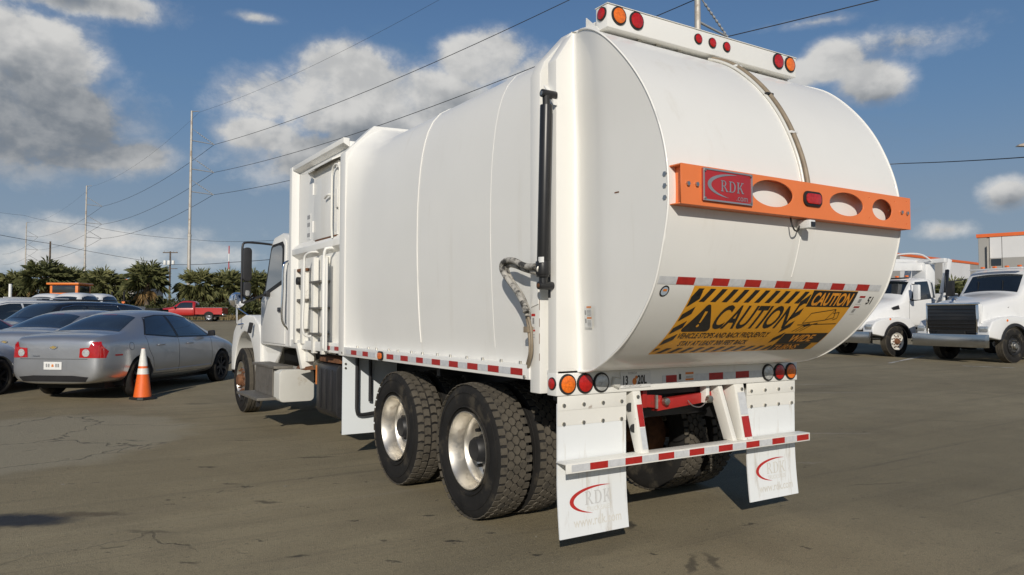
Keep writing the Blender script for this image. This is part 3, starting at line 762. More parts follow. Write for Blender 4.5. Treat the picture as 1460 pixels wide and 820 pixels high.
# ---- tape and decals on the hopper
ts0,ts1=s_of_z(1.765),s_of_z(1.722)
N=15
for i in range(N):
    a=-1.095+2.14*i/N; b=-1.095+2.14*(i+1)/N
    Flat().rect(a,b,0,1).build('reflective_strip',M['tred' if i%2 else 'twhite'],HOP,lambda x,v:hop(x,ts1+(ts0-ts1)*v,.002),dv=.25,du=.08)
D0=s_of_z(1.7185); DH=.575
def dmap(off): return lambda x,v: hop(x,D0+(DH-v),off)      # v=0 bottom .. DH top
DEC=Flat().rect(-.80,.80,0,DH).build('caution_decal',M['yellow'],HOP,dmap(.0016),dv=.03,du=.1,label='yellow caution decal with black hazard stripes and lettering')
F=Flat()
bw=.075
def hatch(x0,x1,v0,v1,pitch,w,lean):
    H=v1-v0; x=x0-lean*2
    while x<x1+lean*2:
        G=[(x,v0),(x+w,v0),(x+w+lean,v1),(x+lean,v1)]; F.poly(G); x+=pitch
hatch(-.70,.16,DH-.105,DH-.015,.098,.045,.055); F.clip(-.79,.30,0,DH)
hatch(-.74,.26,.012,.070,.098,.045,.055)
# left and right chevron bars between the CAUTION panels
for v0 in (.10,.21,.32,.43):
    F.poly([(-.79,v0),(-.79,v0+.055),(-.715,v0+.115),(-.715,v0+.06)])
    F.poly([(.225,v0),(.225,v0+.055),(.30,v0+.115),(.30,v0+.06)])
F.build('hazard_stripe',M['ink'],DEC,dmap(.0030),dv=.03)
F=Flat(); tri=[]
for k,(cx,cy) in enumerate(((-.605,.43),(-.69,.255),(-.495,.255))):
    for i in range(5):
        a=R_((30+120*k)+(120*i/4)); tri.append((cx+.022*math.cos(a),cy+.022*math.sin(a)))
F.poly(tri); F.build('warning_triangle',M['ink'],DEC,dmap(.0030),dv=.03)
F=Flat(); F.poly([(-.612,.40),(-.588,.40),(-.593,.31),(-.606,.31)]); F.poly([(-.5995+.011*math.cos(i*.785),.285+.012*math.sin(i*.785)) for i in range(8)]); F.build('warning_mark',M['yellow'],DEC,dmap(.0042),dv=.03)
Flat().text('CAUTION',-.49,.262,.262,bold=.006,sx=.615,shear=.12).build('decal_lettering',M['ink'],DEC,dmap(.0030),dv=.03)
Flat().text('VEHICLE STOPS AND BACK FREQUENTLY',-.70,.172,.068,bold=.0012,sx=.665).build('decal_lettering',M['ink'],DEC,dmap(.0030),dv=.03)
Flat().text('STAY AT LEAST 200 FEET BACK',-.635,.095,.068,bold=.0012,sx=.665).build('decal_lettering',M['ink'],DEC,dmap(.0030),dv=.03)
# wide-turn half
for q in ((.31,.80,DH-.13,DH-.004),(.31,.79,.09,.20),(.31,.72,.005,.086)): Flat().rect(*q).build('decal_panel',M['ink'],DEC,dmap(.0028),dv=.03)
F=Flat(); F.text('CAUTION',.335,DH-.115,.135,bold=.004,sx=.70,shear=.1); F.build('decal_lettering',M['oink'],DEC,dmap(.0040),dv=.03)
F=Flat(); F.text('WIDE',.41,.112,.105,bold=.003,sx=.95,shear=.1); F.text('TURNS',.33,.014,.088,bold=.002,sx=.95,shear=.1); F.build('decal_lettering',M['oink'],DEC,dmap(.0040),dv=.03)
F=Flat()
def dl(a,b,w=.006):
    a,b=Vector(a),Vector(b); n=Vector((-(b-a).y,(b-a).x)).normalized()*w/2; F.poly([tuple(a+n),tuple(b+n),tuple(b-n),tuple(a-n)])
for a,b in (((.40,.30),(.42,.39)),((.42,.39),(.66,.425)),((.66,.425),(.70,.35)),((.40,.30),(.62,.33)),((.62,.33),(.66,.425)),((.62,.33),(.70,.35)),((.66,.39),(.72,.40)),((.72,.40),(.74,.345)),((.74,.345),(.70,.33)),
            ((.36,.22),(.44,.29)),((.40,.22),(.48,.29)),((.44,.22),(.52,.29)),((.36,.285),(.78,.295))): dl(a,b)
F.poly([(.42,.285),(.48,.30),(.50,.28),(.45,.265)]); F.poly([(.52,.295),(.57,.305),(.56,.285)])
F.build('truck_pictogram',M['ink'],DEC,dmap(.0030),dv=.03)
# small stickers on the drum
F=Flat(); F.poly([(-1.02+.035*math.cos(i*math.pi/10),.535+.036*math.sin(i*math.pi/10)) for i in range(20)]); SEAL=F.build('round_seal',M['ink'],HOP,dmap(.002),dv=.03)
F=Flat(); F.poly([(-1.02+.026*math.cos(i*math.pi/10),.535+.027*math.sin(i*math.pi/10)) for i in range(20)]); F.build('seal_face',mat('seal_blue',(.42,.50,.58),.4),SEAL,dmap(.003),dv=.03)
F=Flat(); F.rect(-1.035,-1.005,.535,.55); F.build('seal_mark',M['orlabel'],SEAL,dmap(.004))
Flat().text('51',.955,.475,.085,bold=.002,sx=.85).build('unit_number',M['ink'],HOP,dmap(.002),dv=.03)
for v in(.47,.385):
    S=Flat().rect(.845,.91,v,v+.07).build('small_label',M['label'],HOP,dmap(.002),dv=.03)
    Flat().rect(.845,.91,v+.055,v+.07).build('label_print',M['red'],S,dmap(.003)); Flat().rect(.855,.885,v+.015,v+.045).build('label_print',M['glabel'],S,dmap(.003))
# scuffs
Flat().rect(0,.04,0,.008).build('scuff_mark',M['rust'],HOP,lambda x,v:Vector((-xe(-.48,2.25)-.002,-.48-x,2.27+v)))
# hopper side label and post label
def warn_label(parent,mapf,w,h):
    S=Flat().rect(0,w,0,h).build('warning_label',M['label'],parent,lambda a,b:mapf(a,b,.002))
    F=Flat(); F.rect(w*.35,w*.97,h*.9,h*.99); F.rect(w*.35,w*.97,h*.40,h*.49); F.build('label_print',M['orlabel'],S,lambda a,b:mapf(a,b,.003))
    F=Flat()
    for k in range(5): F.rect(w*.4,w*.92,h*(.55+.06*k),h*(.575+.06*k)); F.rect(w*.4,w*.9,h*(.06+.06*k),h*(.085+.06*k))
    F.rect(w*.06,w*.26,h*.58,h*.8); F.rect(w*.06,w*.26,h*.2,h*.4); F.build('label_print',M['glabel'],S,lambda a,b:mapf(a,b,.003))
    return S
warn_label(T,lambda a,b,o:Vector((-xe(-.12-a,1.5+b)-.004-o,-.10-a,1.47+b)),.115,.135)
S=Flat().rect(.195,.243,1.39,1.56).build('warning_label',M['label'],T,lambda a,b:Vector((-1.2272,.44-a,b)))
F=Flat(); F.rect(.197,.241,1.54,1.557); F.rect(.197,.241,1.44,1.452); F.build('label_print',M['swoosh'],S,lambda a,b:Vector((-1.2282,.44-a,b)))
F=Flat(); F.rect(.21,.23,1.49,1.53); F.rect(.2,.235,1.40,1.405); F.rect(.2,.235,1.415,1.42); F.rect(.2,.235,1.46,1.465); F.build('label_print',M['glabel'],S,lambda a,b:Vector((-1.2282,.44-a,b)))
# ---- tailgate lift cylinder
cx_=-1.275
a=pl(779,150,0,cx_); b=pl(774,395,0,cx_)
CYL=MB().cyl((cx_,a.y,a.z),(cx_,b.y,b.z),.041,n=20).build('lift_cylinder',M['cylrod'],T,bev=.004,smooth=40)
MB().cyl((cx_,b.y,b.z+.10),(cx_,b.y,b.z+.015),.047,n=20).build('cylinder_gland',M['cylrod'],CYL,bev=.004,smooth=40)
Flat().rect(-.04,.02,0,.035).build('cylinder_label',M['label'],CYL,lambda x,v:Vector((cx_-.043*math.cos(x/.045+.4),b.y-.02-.043*math.sin(x/.045+.4),b.z+.09+v)),du=.01)
MB().cyl((cx_,a.y,a.z-.02),(cx_,a.y+.005,a.z+.075),.024,n=14).build('cylinder_rod',M['grom'],CYL,smooth=40)
for p in ((a.y+.004,a.z+.075),(b.y,b.z-.055)):
    MB().cyl((cx_-.034,p[0],p[1]),(-1.20,p[0],p[1]),.026,n=16).build('clevis_pin',M['cylrod'],CYL,bev=.003,smooth=40)
    MB().cyl((cx_-.038,p[0],p[1]),(cx_-.033,p[0],p[1]),.014,n=12).build('pin_end',M['rust' if p[1]<2 else 'steel'],CYL)
MB().cyl((cx_,b.y,b.z+.02),(cx_,b.y,b.z-.06),.026,n=12).build('cylinder_eye',M['cylrod'],CYL,smooth=40)
MB().prism([(-1.20,.10,3.06),(-1.20,.085,3.02),(-1.20,-.01,2.90),(-1.20,-.01,2.93)],(-.03,0,0)).build('cylinder_stop',W_,T)
MB().prism([(-1.226,.16,1.62),(-1.226,.245,1.60),(-1.226,.20,1.72),(-1.226,.16,1.76)],(-.006,0,0)).build('clevis_bracket',W_,T)
# dark slot beside the cylinder
MB().box(-1.2012,-1.198,.062,.090,1.66,2.93).build('cylinder_slot',M['black'],T)
def pxpath(pts,x): return [pl(u,v,0,x) for u,v in pts]
HA=sect(pxpath([(764,380),(748,379),(730,371),(718,374),(716,384),(724,398),(736,414),(746,432),(750,445)],-1.30),40)
HB=sect(pxpath([(766,388),(750,384),(734,378),(724,378),(722,386),(730,402),(742,420),(751,440),(752,450)],-1.27),40)
for h in(HA,HB): MB().tube(h,.021,10).build('hydraulic_hose',M['hose'],T,smooth=60)
MB().tube(sect(pxpath([(750,443),(754,470),(756,500)],-1.25)+[Vector((-1.22,.30,1.22))],14),.012,8).build('hydraulic_pipe',M['conduit'],T,smooth=60)
MB().tube(sect(pxpath([(752,448),(757,470),(758,500)],-1.262)+[Vector((-1.235,.27,1.2))],14),.010,8).build('hydraulic_pipe',M['conduit'],T,smooth=60)
MB().cyl(pl(770,384,0,-1.31),pl(770,384,0,-1.22),.025,n=10).build('hose_fitting',M['steel'],T,bev=.003)
q=pl(754,470,0,-1.25); MB().box(-1.275,-1.225,q.y-.02,q.y+.03,q.z-.02,q.z+.02).build('hose_clamp',M['conduit'],T,bev=.004)
# ---- side rail with tape
RL=MB().box(-1.235,-1.10,.262,3.87,1.118,1.212).build('side_rail',W_,T,bev=.004)
MB().box(1.10,1.235,.262,3.87,1.118,1.212).build('side_rail',W_,T,bev=.004)
red=[(52,72),(94,114),(182,207),(233,260),(290,315),(347,378),(410,443),(477,515),(552,592),(635,678)]
whi=[(33,52),(72,94),(114,142),(207,233),(260,290),(315,347),(378,410),(443,477),(515,552),(592,635)]
for L,m in((red,'tred'),(whi,'twhite')):
    for x0,x1 in L:
        y0,y1=pl(480+x0/2.5625,512,0,-1.237).y,pl(480+x1/2.5625,512,0,-1.237).y
        MB().box(-1.2375,-1.2352,y1,y0,1.142,1.188).build('reflective_strip',M[m],RL)
y0=pl(543,508,0,-1.237).y
SM=MB().prism([(-1.236,y0+(a),1.165+b) for a,b in pill(0,0,.062,.042)],(-.014,0,0)).build('side_marker',M['grom'],RL,bev=.003)
MB().prism([(-1.249,y0+(a),1.165+b) for a,b in pill(0,0,.048,.029)],(-.008,0,0)).build('lens',M['lamb'],SM,bev=.003)
b0=None
for k in range(14):
    yy=.45+k*.255
    if b0 is None: b0=MB().cyl((0,0,-.004),(0,0,.02),.012,.010,8).build('bolt',M['steel'],RL,loc=(-1.18,yy,1.212))
    else: inst(b0,RL,(-1.18+.01*math.sin(k*3),yy,1.212))
for yy,zz in((.31,1.135),(3.83,1.15)): MB().cyl((-1.245,yy,zz),(-1.23,yy,zz),.012,n=8).build('bolt',M['steel'],RL)
# ---- mud flaps
for sg in(-1,1):
    xa,xb=(-1.1835,-.61) if sg<0 else (.61,1.1835)
    FL=MB(); rows=[]
    for k in range(13):
        z=.98-(.98-.127)*k/12; cv=.0+.028*max(0,(k-7)/5)**1.5
        rows.append([(xa,.012-cv,z),(xb,.012-cv,z),(xb,.022-cv,z),(xa,.022-cv,z)])
    FLo=FL.loft(rows,closed=True,caps=True).build('mud_flap',M['flap'],T,smooth=40)
    FLo['label']='white rear mud flap with a red swoosh logo, '+('left side' if sg<0 else 'right side')
    MB().box(xa-.002,xb+.002,.0065,.0118,.935,1.028).build('flap_hanger',M['white_rust'],FLo,bev=.001)
    MB().box(xa-.001,xb+.001,.0092,.0118,.838,.9345).build('flap_hanger',M['white_rust'],FLo)
    bb=None
    for zz,ye in((.968,.0065),(.850,.0092)):
        for k in range(4):
            xx=xa+.045+(xb-xa-.09)*k/3
            if bb is None: bb=MB().cyl((0,-.010,0),(0,.001,0),.0125,.0125,8).build('bolt',M['steel'],FLo,loc=(xx,ye,zz))
            else: inst(bb,FLo,(xx,ye,zz))
    def fm(off,xa=xa): return lambda x,z: Vector((xa+x,.012-.028*max(0,((.98-z)/(.98-.127)*12-7)/5)**1.5-off,z))
    F=Flat(); A,B=crescent(.335,.345,.245,.088,66,256,.034); F.strip(A,B); F.build('flap_swoosh',M['swoosh'],FLo,fm(.0015),dv=.05)
    F=Flat(); rdk(F,.215,.315,.085,.85); F.build('flap_lettering',M['faded' if sg<0 else 'faded2'],FLo,fm(.0018),dv=.05)
    Flat().text('TRUCK SALES',.225,.272,.042,sx=.8).build('flap_lettering',M['faded2'],FLo,fm(.0015),dv=.05)
    Flat().text('www.rdk.com',.115,.185,.085,bold=.001,sx=.82).build('flap_lettering',M['faded2'],FLo,fm(.0015),dv=.05)
# ---- underride bumper
BP=MB(); BP.box(-1.207,1.207,-.111,-.103,.558,.620); BP.box(-1.207,1.207,-.103,-.004,.6125,.620)
BPo=BP.build('rear_bumper',M['white_rust'],T,bev=.0025)
for i in range(16):
    a=-1.165+2.355*i/16; MB().box(a,a+2.355/16,-.1125,-.1108,.567,.611).build('reflective_strip',M['tred' if i%2 else 'twhite'],BPo)
for sg,xs in((-1,(-.56,-.49)),(1,(.455,.56))):
    sup=MB().hexa([(xs[0],-.085,.62),(xs[1],-.085,.62),(xs[1],-.02,.62),(xs[0],-.02,.62)],[(xs[0],.0,1.03),(xs[1],.0,1.03),(xs[1],.12,1.03),(xs[0],.12,1.03)]).build('bumper_support',M['white_rust'],T,bev=.003)
    x1,x2=(xs[0]+.018,xs[1]-.004) if sg<0 else (xs[0]+.02,xs[1]-.004)
    def sp(x,t): return Vector((x,-.0875+.085*t,.62+.41*t))
    for t0,t1,m in ((.42,.78,'tred'),(.06,.40,'twhite')) if sg<0 else ((.05,.42,'tred'),(.45,.85,'twhite')):
        MB().add([sp(x1,t0),sp(x2,t0),sp(x2,t1),sp(x1,t1)],[(0,1,2,3)]).build('reflective_strip',M[m],sup)
    MB().cyl((xs[1]-.03,-.015,.99),(xs[1]-.03,.0,.99),.014,n=8).build('bolt',M['steel'],sup)
    if sg<0:
        for z,t in((.92,.1),(.78,.08)):
            k=MB(); k.cyl((-.5615,-.015+(z-.78)*.2,z),(-.555,-.012+(z-.78)*.3,z),.030,n=16); k.xf(Matrix.Identity(4)); k.build('support_slot',M['grom'],sup)
MB().hexa([(.37,-.06,.62),(.415,-.06,.62),(.415,.03,.62),(.37,.03,.62)],[(.30,.02,1.03),(.345,.02,1.03),(.345,.12,1.03),(.30,.12,1.03)]).build('bumper_support',M['white_rust'],T,bev=.003)
# ---- red safety props under the panel
RP=MB().bar((-.27,.10,.905),(.47,.13,.95),.06,.075).build('safety_prop',M['red'],T,bev=.004)
MB().bar((-.44,.12,.955),(-.22,.10,.93),.06,.09).build('prop_bracket',M['red'],RP,bev=.004)
MB().box(-.41,-.37,.06,.1,.90,1.02).build('prop_lug',M['red'],RP,bev=.004)
MB().box(.20,.235,.04,.10,.90,1.03).build('prop_hanger',W_,RP,bev=.003)
MB().cyl((-.29,.05,.985),(-.29,.05,.89),.012,n=8).build('prop_pin',M['steel'],RP)
for p in((-.2,.06,.935),(.215,.035,.93)): MB().cyl(p,(p[0],p[1]-.03,p[2]),.03,.026,8).build('bolt',M['steel'],RP,bev=.003)
MB().tube(sect([(.20,.03,.92),(.12,.02,.88),(.05,.03,.89),(.02,.05,.93)],14),.004,6).build('prop_chain',M['steel'],RP)
# ---- chassis
CH=MB()
for sg in(-1,1):
    x=sg*.43; CH.box(x-.035,x+.035,.12,9.4,.77,1.03)
for y in(.3,2.0,3.4,5.0,7.0): CH.box(-.40,.40,y-.06,y+.06,.80,1.0)
CH.build('chassis_frame',M['black'],T,bev=.006)
MB().box(-1.08,1.08,.12,.2,.98,1.08).build('rear_crossmember',M['black'],T)
YR,TB=1.1592,1.37
for y in(YR,YR+TB):
    ax=MB(); ax.cyl((-.95,y,.515),(.95,y,.515),.075,n=16); ax.lathe([(-.28,.09),(-.2,.17),(-.05,.23),(.12,.23),(.25,.16),(.3,.09)],24,(0,y,.515))
    ax.build('drive_axle',M['rust'] if y==YR else M['black'],T,smooth=45)
    for sg in(-1,1):
        MB().lathe([(-.11,.06),(-.11,.20),(.07,.21),(.09,.12),(.09,.05)],28,(sg*.60,y,.515)).build('brake_drum',M['rust'],T,smooth=40)
        MB().cyl((sg*.52,y+.16,.62),(sg*.52,y+.36,.70),.09,n=14).build('brake_chamber',M['black'],T,bev=.006,smooth=40)
for sg in(-1,1):
    MB().box(sg*.50-.05,sg*.50+.05,YR-.1,YR+TB+.1,.60,.70).build('suspension_beam',M['black'],T,bev=.01)
for y in (YR+TB/2,): MB().box(-1.10,1.10,y-.03,y+.03,1.03,1.11).build('crossmember',M['black'],T)
WO=make_wheel('wheel',style='hex'); WO.parent=T; WO.location=(-1.075,YR,.515); WO.rotation_euler=(R_(23),0,math.pi)
WL=make_wheel('wheel',style='lug'); WL.parent=T; WL.location=(-1.075,YR+TB,.515); WL.rotation_euler=(R_(11),0,math.pi)
WI=make_wheel('wheel',style='hex',parts=False); WI.parent=T; WI.location=(-.735,YR,.513); WI.rotation_euler=(R_(40),0,math.pi)
def place(src,x,y,rx,flip):
    c=copy_tree(src,T); c.location=(x,y,.515); c.rotation_euler=(R_(rx),0,math.pi if flip else 0); return c
place(WI,-.735,YR+TB,5,True)
place(WI,.735,YR,17,False); place(WI,.735,YR+TB,31,False)
place(WO,1.075,YR,3,False); place(WO,1.075,YR+TB,55,False)
# ---- front mud flap ahead of the tandem, with its black hanger rod
FF=MB().box(-1.225,-.60,3.845,3.857,.276,1.108).build('mud_flap',M['flapdot'],T); FF['label']='speckled white mud flap ahead of the rear wheels'
MB().tube(sect([(-1.08,3.80,1.09),(-1.08,3.80,.70),(-1.075,3.80,.52),(-1.03,3.80,.48),(-.80,3.80,.50)],30),.021,8).build('flap_rod',M['plastic'],FF,smooth=60)
MB().cyl((-.93,3.80,1.10),(-.93,3.80,.62),.019,n=8).build('flap_rod',M['plastic'],FF,smooth=60)
for z in(1.03,.985): MB().cyl((-1.195,3.835,z),(-1.195,3.846,z),.012,n=8).build('bolt',M['steel'],FF)
# ------------------------------------------------------------------ vehicle shells
def car_shell(name,rows,m,parent,sub=2,arches=(),hard=(),tmp_parent=True):
    """rows: (y, zb, wb, wm, zlow, zmid, wbelt, zbelt, wtop, ztop, crown). Lofted cage, Catmull-Clark smoothed, wheel arches cut.
    returns (object, bvh in local space)"""
    R=[]
    for (y,zb,wb,wm,zl,zm,wB,zB,wt,zt,cr) in rows:
        h=[(0,zb),(wb,zb),(wm,zl),(wm,zm),(wB,zB),(wt,zt),(wt*.55,zt+cr),(0,zt+cr*1.25)]
        ring=[Vector((-x,y,z)) for x,z in h]+[Vector((x,y,z)) for x,z in reversed(h[1:-1])]
        R.append(ring)
    b=MB().loft(R,closed=True); n=len(R[0])
    c0=len(b.v); b.v.append(tuple(sum(R[0],Vector())/n)); c1=len(b.v); b.v.append(tuple(sum(R[-1],Vector())/n))
    for k in range(n):
        b.f.append((c0,(k+1)%n,k)); e=(len(R)-1)*n; b.f.append((c1,e+k,e+(k+1)%n))
    o=b.build(name,m,None,smooth=180)
    me=o.data
    bm=bmesh.new(); bm.from_mesh(me); cl=bm.edges.layers.float.get('crease_edge') or bm.edges.layers.float.new('crease_edge')
    bm.verts.ensure_lookup_table()
    for i,j,w in hard:      # crease along section point j between rows i (None = all)
        for r in range(len(R)-1):
            if i is None or r in i:
                for jj in (j,(n-j)%n):
                    e=bm.edges.get((bm.verts[r*n+jj],bm.verts[(r+1)*n+jj]))
                    if e: e[cl]=w
    bm.to_mesh(me); bm.free()
    md=o.modifiers.new('s','SUBSURF'); md.levels=sub; md.render_levels=sub
    cut=[]
    for (y,z,r,xin,xout) in arches:
        for sg in(-1,1):
            k=MB().cyl((sg*xin,y,z),(sg*xout,y,z),r,n=40).build('cutter',m)
            bo=o.modifiers.new('b','BOOLEAN'); bo.operation='DIFFERENCE'; bo.object=k; bo.solver='EXACT'; cut.append(k)
    dg=bpy.context.evaluated_depsgraph_get(); dg.update()
    nm=bpy.data.meshes.new_from_object(o.evaluated_get(dg)); o.modifiers.clear(); o.data=nm
    for k in cut: bpy.data.objects.remove(k)
    nm.materials.clear(); nm.materials.append(m)
    nm.polygons.foreach_set('material_index',[0]*len(nm.polygons))
    nm.polygons.foreach_set('use_smooth',[True]*len(nm.polygons)); nm.set_sharp_from_angle(angle=R_(38))
    o.parent=parent
    bvh=BVHTree.FromPolygons([v.co.copy() for v in nm.vertices],[tuple(p.vertices) for p in nm.polygons])
    return o,bvh
DIRS={'L':(Vector((1,0,0)),lambda a,b:Vector((-4,a,b))),'R':(Vector((-1,0,0)),lambda a,b:Vector((4,a,b))),
      'T':(Vector((0,0,-1)),lambda a,b:Vector((a,b,6))),'B':(Vector((0,1,0)),lambda a,b:Vector((a,-8,b))),'F':(Vector((0,-1,0)),lambda a,b:Vector((a,14,b)))}
def onto(bvh,d,off):
    dv,fn=DIRS[d]
    def f(a,b):
        o=fn(a,b); h=bvh.ray_cast(o,dv)
        if h[0] is None:
            q=bvh.find_nearest(o+dv*(4 if d in'LR' else 5)); return q[0]-dv*off
        return h[0]-dv*off
    return f
def patch(name,m,parent,bvh,poly,d,off=.004,grid=.06,label=None):
    F=Flat(); F.poly(poly); o=F.build(name,m,parent,onto(bvh,d,off),dv=grid,du=grid,label=label)
    me=o.data; me.polygons.foreach_set('use_smooth',[True]*len(me.polygons))
    # make sure normals face out
    nv=-DIRS[d][0]
    if sum((p.normal for p in me.polygons),Vector()).dot(nv)<0: me.flip_normals()
    return o
def seam(name,m,parent,bvh,pts,d,r=.004,n=24,off=0.0):
    p=lin(pts,n); return MB().tube([onto(bvh,d,off)(a.x,a.y) for a in p],r,5).build(name,m,parent)

# ------------------------------------------------------------------ front loading section of the garbage truck
FS=MB(); FS.box(-1.135,1.19,3.95,5.93,1.12,3.47)
FSo=FS.build('loading_box',W_,T,bev=.01)
k=MB()
k.prism([(-1.213,5.86,1.15),(-1.213,5.965,1.15),(-1.135,5.965,1.15),(-1.135,5.78,1.15)],(0,0,2.34)); k.build('corner_column',W_,FSo,bev=.006)
MB().prism([(-1.205,3.95,3.44),(-1.205,3.95,3.50),(-1.135,3.95,3.50),(-1.135,3.95,3.40)],(0,1.9,0)).build('header_beam',W_,FSo,bev=.006)
MB().prism([(-1.205,3.95,2.33),(-1.205,3.95,2.40),(-1.135,3.95,2.48),(-1.135,3.95,2.27)],(0,1.95,0)).build('middle_beam',W_,FSo,bev=.006)
MB().box(-1.205,-1.135,3.95,5.95,1.13,1.24).build('lower_sill',W_,FSo,bev=.006)
for i,y in enumerate((4.02,4.17,4.32)): MB().box(-1.2068,-1.2048,y,y+.15,1.16,1.205).build('reflective_strip',M['twhite' if i%2 else 'tred'],FSo)
MB().box(-1.0,1.0,5.3,5.98,3.47,3.53).build('roof_plate',W_,FSo,bev=.01)
# hatch door, visor and grab bars
HD=MB().box(-1.170,-1.137,4.22,5.08,2.46,3.30).build('hatch_door',W_,FSo,bev=.006)
for z in(2.56,3.02): MB().cyl((-1.168,5.085,z),(-1.168,5.085,z+.14),.016,n=10).build('hinge',W_,HD)
MB().tube(sect([(-1.165,4.40,2.93),(-1.20,4.40,2.93),(-1.21,4.45,2.93),(-1.205,4.56,2.91)],12),.014,8).build('door_handle',W_,HD)
MB().box(-1.195,-1.13,4.17,4.225,2.76,2.97).build('door_latch',W_,HD,bev=.005)
MB().box(-1.15,-1.1365,4.185,4.214,2.5,3.22).build('door_shadow_gap',M['plastic'],HD)
MB().box(-1.174,-1.15,4.25,5.0,2.443,2.456).build('door_gap',M['rust'],HD)
for b in ((4.205,4.214,2.45,3.31),(5.086,5.095,2.45,3.31),(4.214,5.086,3.306,3.315)): MB().box(-1.1395,-1.1352,b[0],b[1],b[2],b[3]).build('door_gap',M['plastic'],HD)
MB().box(-1.1725,-1.1702,4.235,4.31,2.50,2.60).build('small_label',M['label'],HD)
MB().prism([(-1.137,5.16,3.345),(-1.255,5.20,3.285),(-1.255,5.20,3.300),(-1.137,5.16,3.362)],(0,-1.02,0)).build('visor',W_,FSo)
MB().prism([(-1.137,5.05,3.18),(-1.24,5.09,3.28),(-1.137,5.05,3.34)],(0,.014,0)).build('visor_bracket',W_,FSo)
MB().tube(sect([(-1.20,4.30,2.42),(-1.21,4.30,2.56),(-1.21,4.30,2.8),(-1.21,4.30,3.1),(-1.21,4.28,3.20),(-1.21,4.18,3.24),(-1.21,4.06,3.2),(-1.21,4.04,3.1),(-1.21,4.04,2.6),(-1.20,4.04,2.42)],44),.0135,8).build('grab_bar',M['white_rust'],FSo,smooth=60)
SL=MB().box(-1.1385,-1.1352,5.29,5.44,2.50,2.82).build('warning_label',M['label'],FSo)
for z in(2.53,2.66,2.755): MB().box(-1.1396,-1.1384,5.31,5.42,z,z+.05).build('label_print',M['glabel'],SL)
# ladder with steps
def yu(u,v=430,x=-1.22): return pl(u,v,0,x).y
LAD=empty('ladder'); LAD.parent=T
lm=MB()
for u in(446,459): 
    y=yu(u); lm.box(-1.225,-1.165,y-.035,y+.035,1.10,2.24)
lad=lm.build('ladder_rail',M['white_rust'],LAD,bev=.004)
for z in(1.32,1.62,1.93):
    MB().box(-1.25,-1.10,yu(459)-.03,yu(446)+.06,z,z+.025).build('ladder_step',M['step'],LAD,bev=.003)
    MB().prism([(-1.22,yu(452),z),(-1.10,yu(452),z),(-1.10,yu(452),z-.12)],(0,.02,0)).build('step_bracket',M['white_rust'],LAD)
MB().prism([(-1.07,yu(459),2.24),(-1.22,yu(459),2.24),(-1.22,yu(459),2.05)],(0,.03,0)).build('ladder_gusset',W_,LAD)
MB().tube(sect([(-1.12,yu(439),1.30),(-1.27,yu(439),1.34),(-1.27,yu(439),1.8),(-1.27,yu(439),2.2),(-1.26,yu(440),2.28),(-1.22,yu(445),2.31),(-1.12,yu(449),2.30)],36),.0145,8).build('grab_bar',W_,LAD,smooth=60)
MB().tube(sect([(-1.10,yu(470),2.30),(-1.22,yu(469),2.31),(-1.27,yu(468),2.26),(-1.27,yu(467),1.9),(-1.26,yu(467),1.3),(-1.25,yu(467),1.16),(-1.12,yu(467),1.12)],36),.018,8).build('grab_bar',W_,LAD,smooth=60)
MB().box(-1.265,-1.245,yu(470),yu(464.5),1.15,2.20).build('ladder_plate',W_,LAD,bev=.003)
# rusty arm posts in front of the ladder
for u in(421,431):
    y=yu(u); MB().box(-1.23,-1.13,y-.05,y+.05,1.20,2.14).build('arm_post',M['white_rust'],T,bev=.006)
for z in(1.35,1.72,2.10): MB().box(-1.22,-1.16,yu(434),yu(420),z,z+.035).build('arm_rail',M['rust' if z>2 else 'step'],T,bev=.004)
MB().cyl((-1.26,yu(427),1.98),(-1.2,yu(427),1.98),.05,n=14).build('arm_light',M['grom'],T,bev=.006)
MB().bar((-1.16,yu(427),1.22),(-1.10,yu(428),.90),.20,.10,(0,1,0)).build('arm_base',M['white_rust'],T,bev=.01)
MB().box(-1.16,-1.08,yu(433),yu(424),.98,1.30).build('arm_plate',M['white_rust'],T,bev=.006)
MB().hexa([(-1.18,5.3,.87),(-1.18,5.7,.87),(-.95,5.7,.88),(-.95,5.3,.88)],[(-1.16,5.35,.91),(-1.16,5.65,.91),(-.97,5.65,.94),(-.97,5.35,.94)]).build('arm_foot',M['rust'],T)
# ---- tanks and steps
def rbox(x0,x1,y0,y1,z0,z1,r): 
    pts=[]
    for k,(sx,sz) in enumerate(((1,1),(-1,1),(-1,-1),(1,-1))):
        cx=(x1-r) if sx>0 else (x0+r); cz=(z1-r) if sz>0 else (z0+r)
        for i in range(6): a=R_(90*k+18*i); pts.append((cx+r*math.cos(a),y0,cz+r*math.sin(a)))
    return MB().prism(pts,(0,y1-y0,0))
yt=5.85
xa,xb=pl(398,545,1,yt).x,pl(448,545,1,yt).x; zt,zb_=pl(420,527,1,yt).z,pl(420,573,1,yt).z
FT=rbox(xa,xb,yt,7.05,zb_,zt,.06).build('fuel_tank',M['tankw'],T,bev=.012)
for y in(6.2,6.8): MB().box(xa-.006,xa+.02,y-.03,y+.03,zb_,zt).build('tank_strap',M['plastic'],FT)
for z,x0 in((zt+.005,xa-.03),(zb_+.02,xa-.24)):
    MB().box(x0,xa+.22,6.0,7.15,z,z+.035).build('cab_step',M['step'],T,bev=.004)
MB().box(xa-.02,xa-.008,6.1,7.0,zb_+.06,zt).build('step_back',M['step'],T)
for y in(6.1,7.0): MB().box(xa-.22,xa-.18,y-.02,y+.02,zb_-.06,zb_+.03).build('step_bracket',M['plastic'],T)
yk=4.35
HT=rbox(-1.12,-.52,yk,5.05,.36,1.0,.10).build('hydraulic_tank',M['plastic'],T,bev=.02)
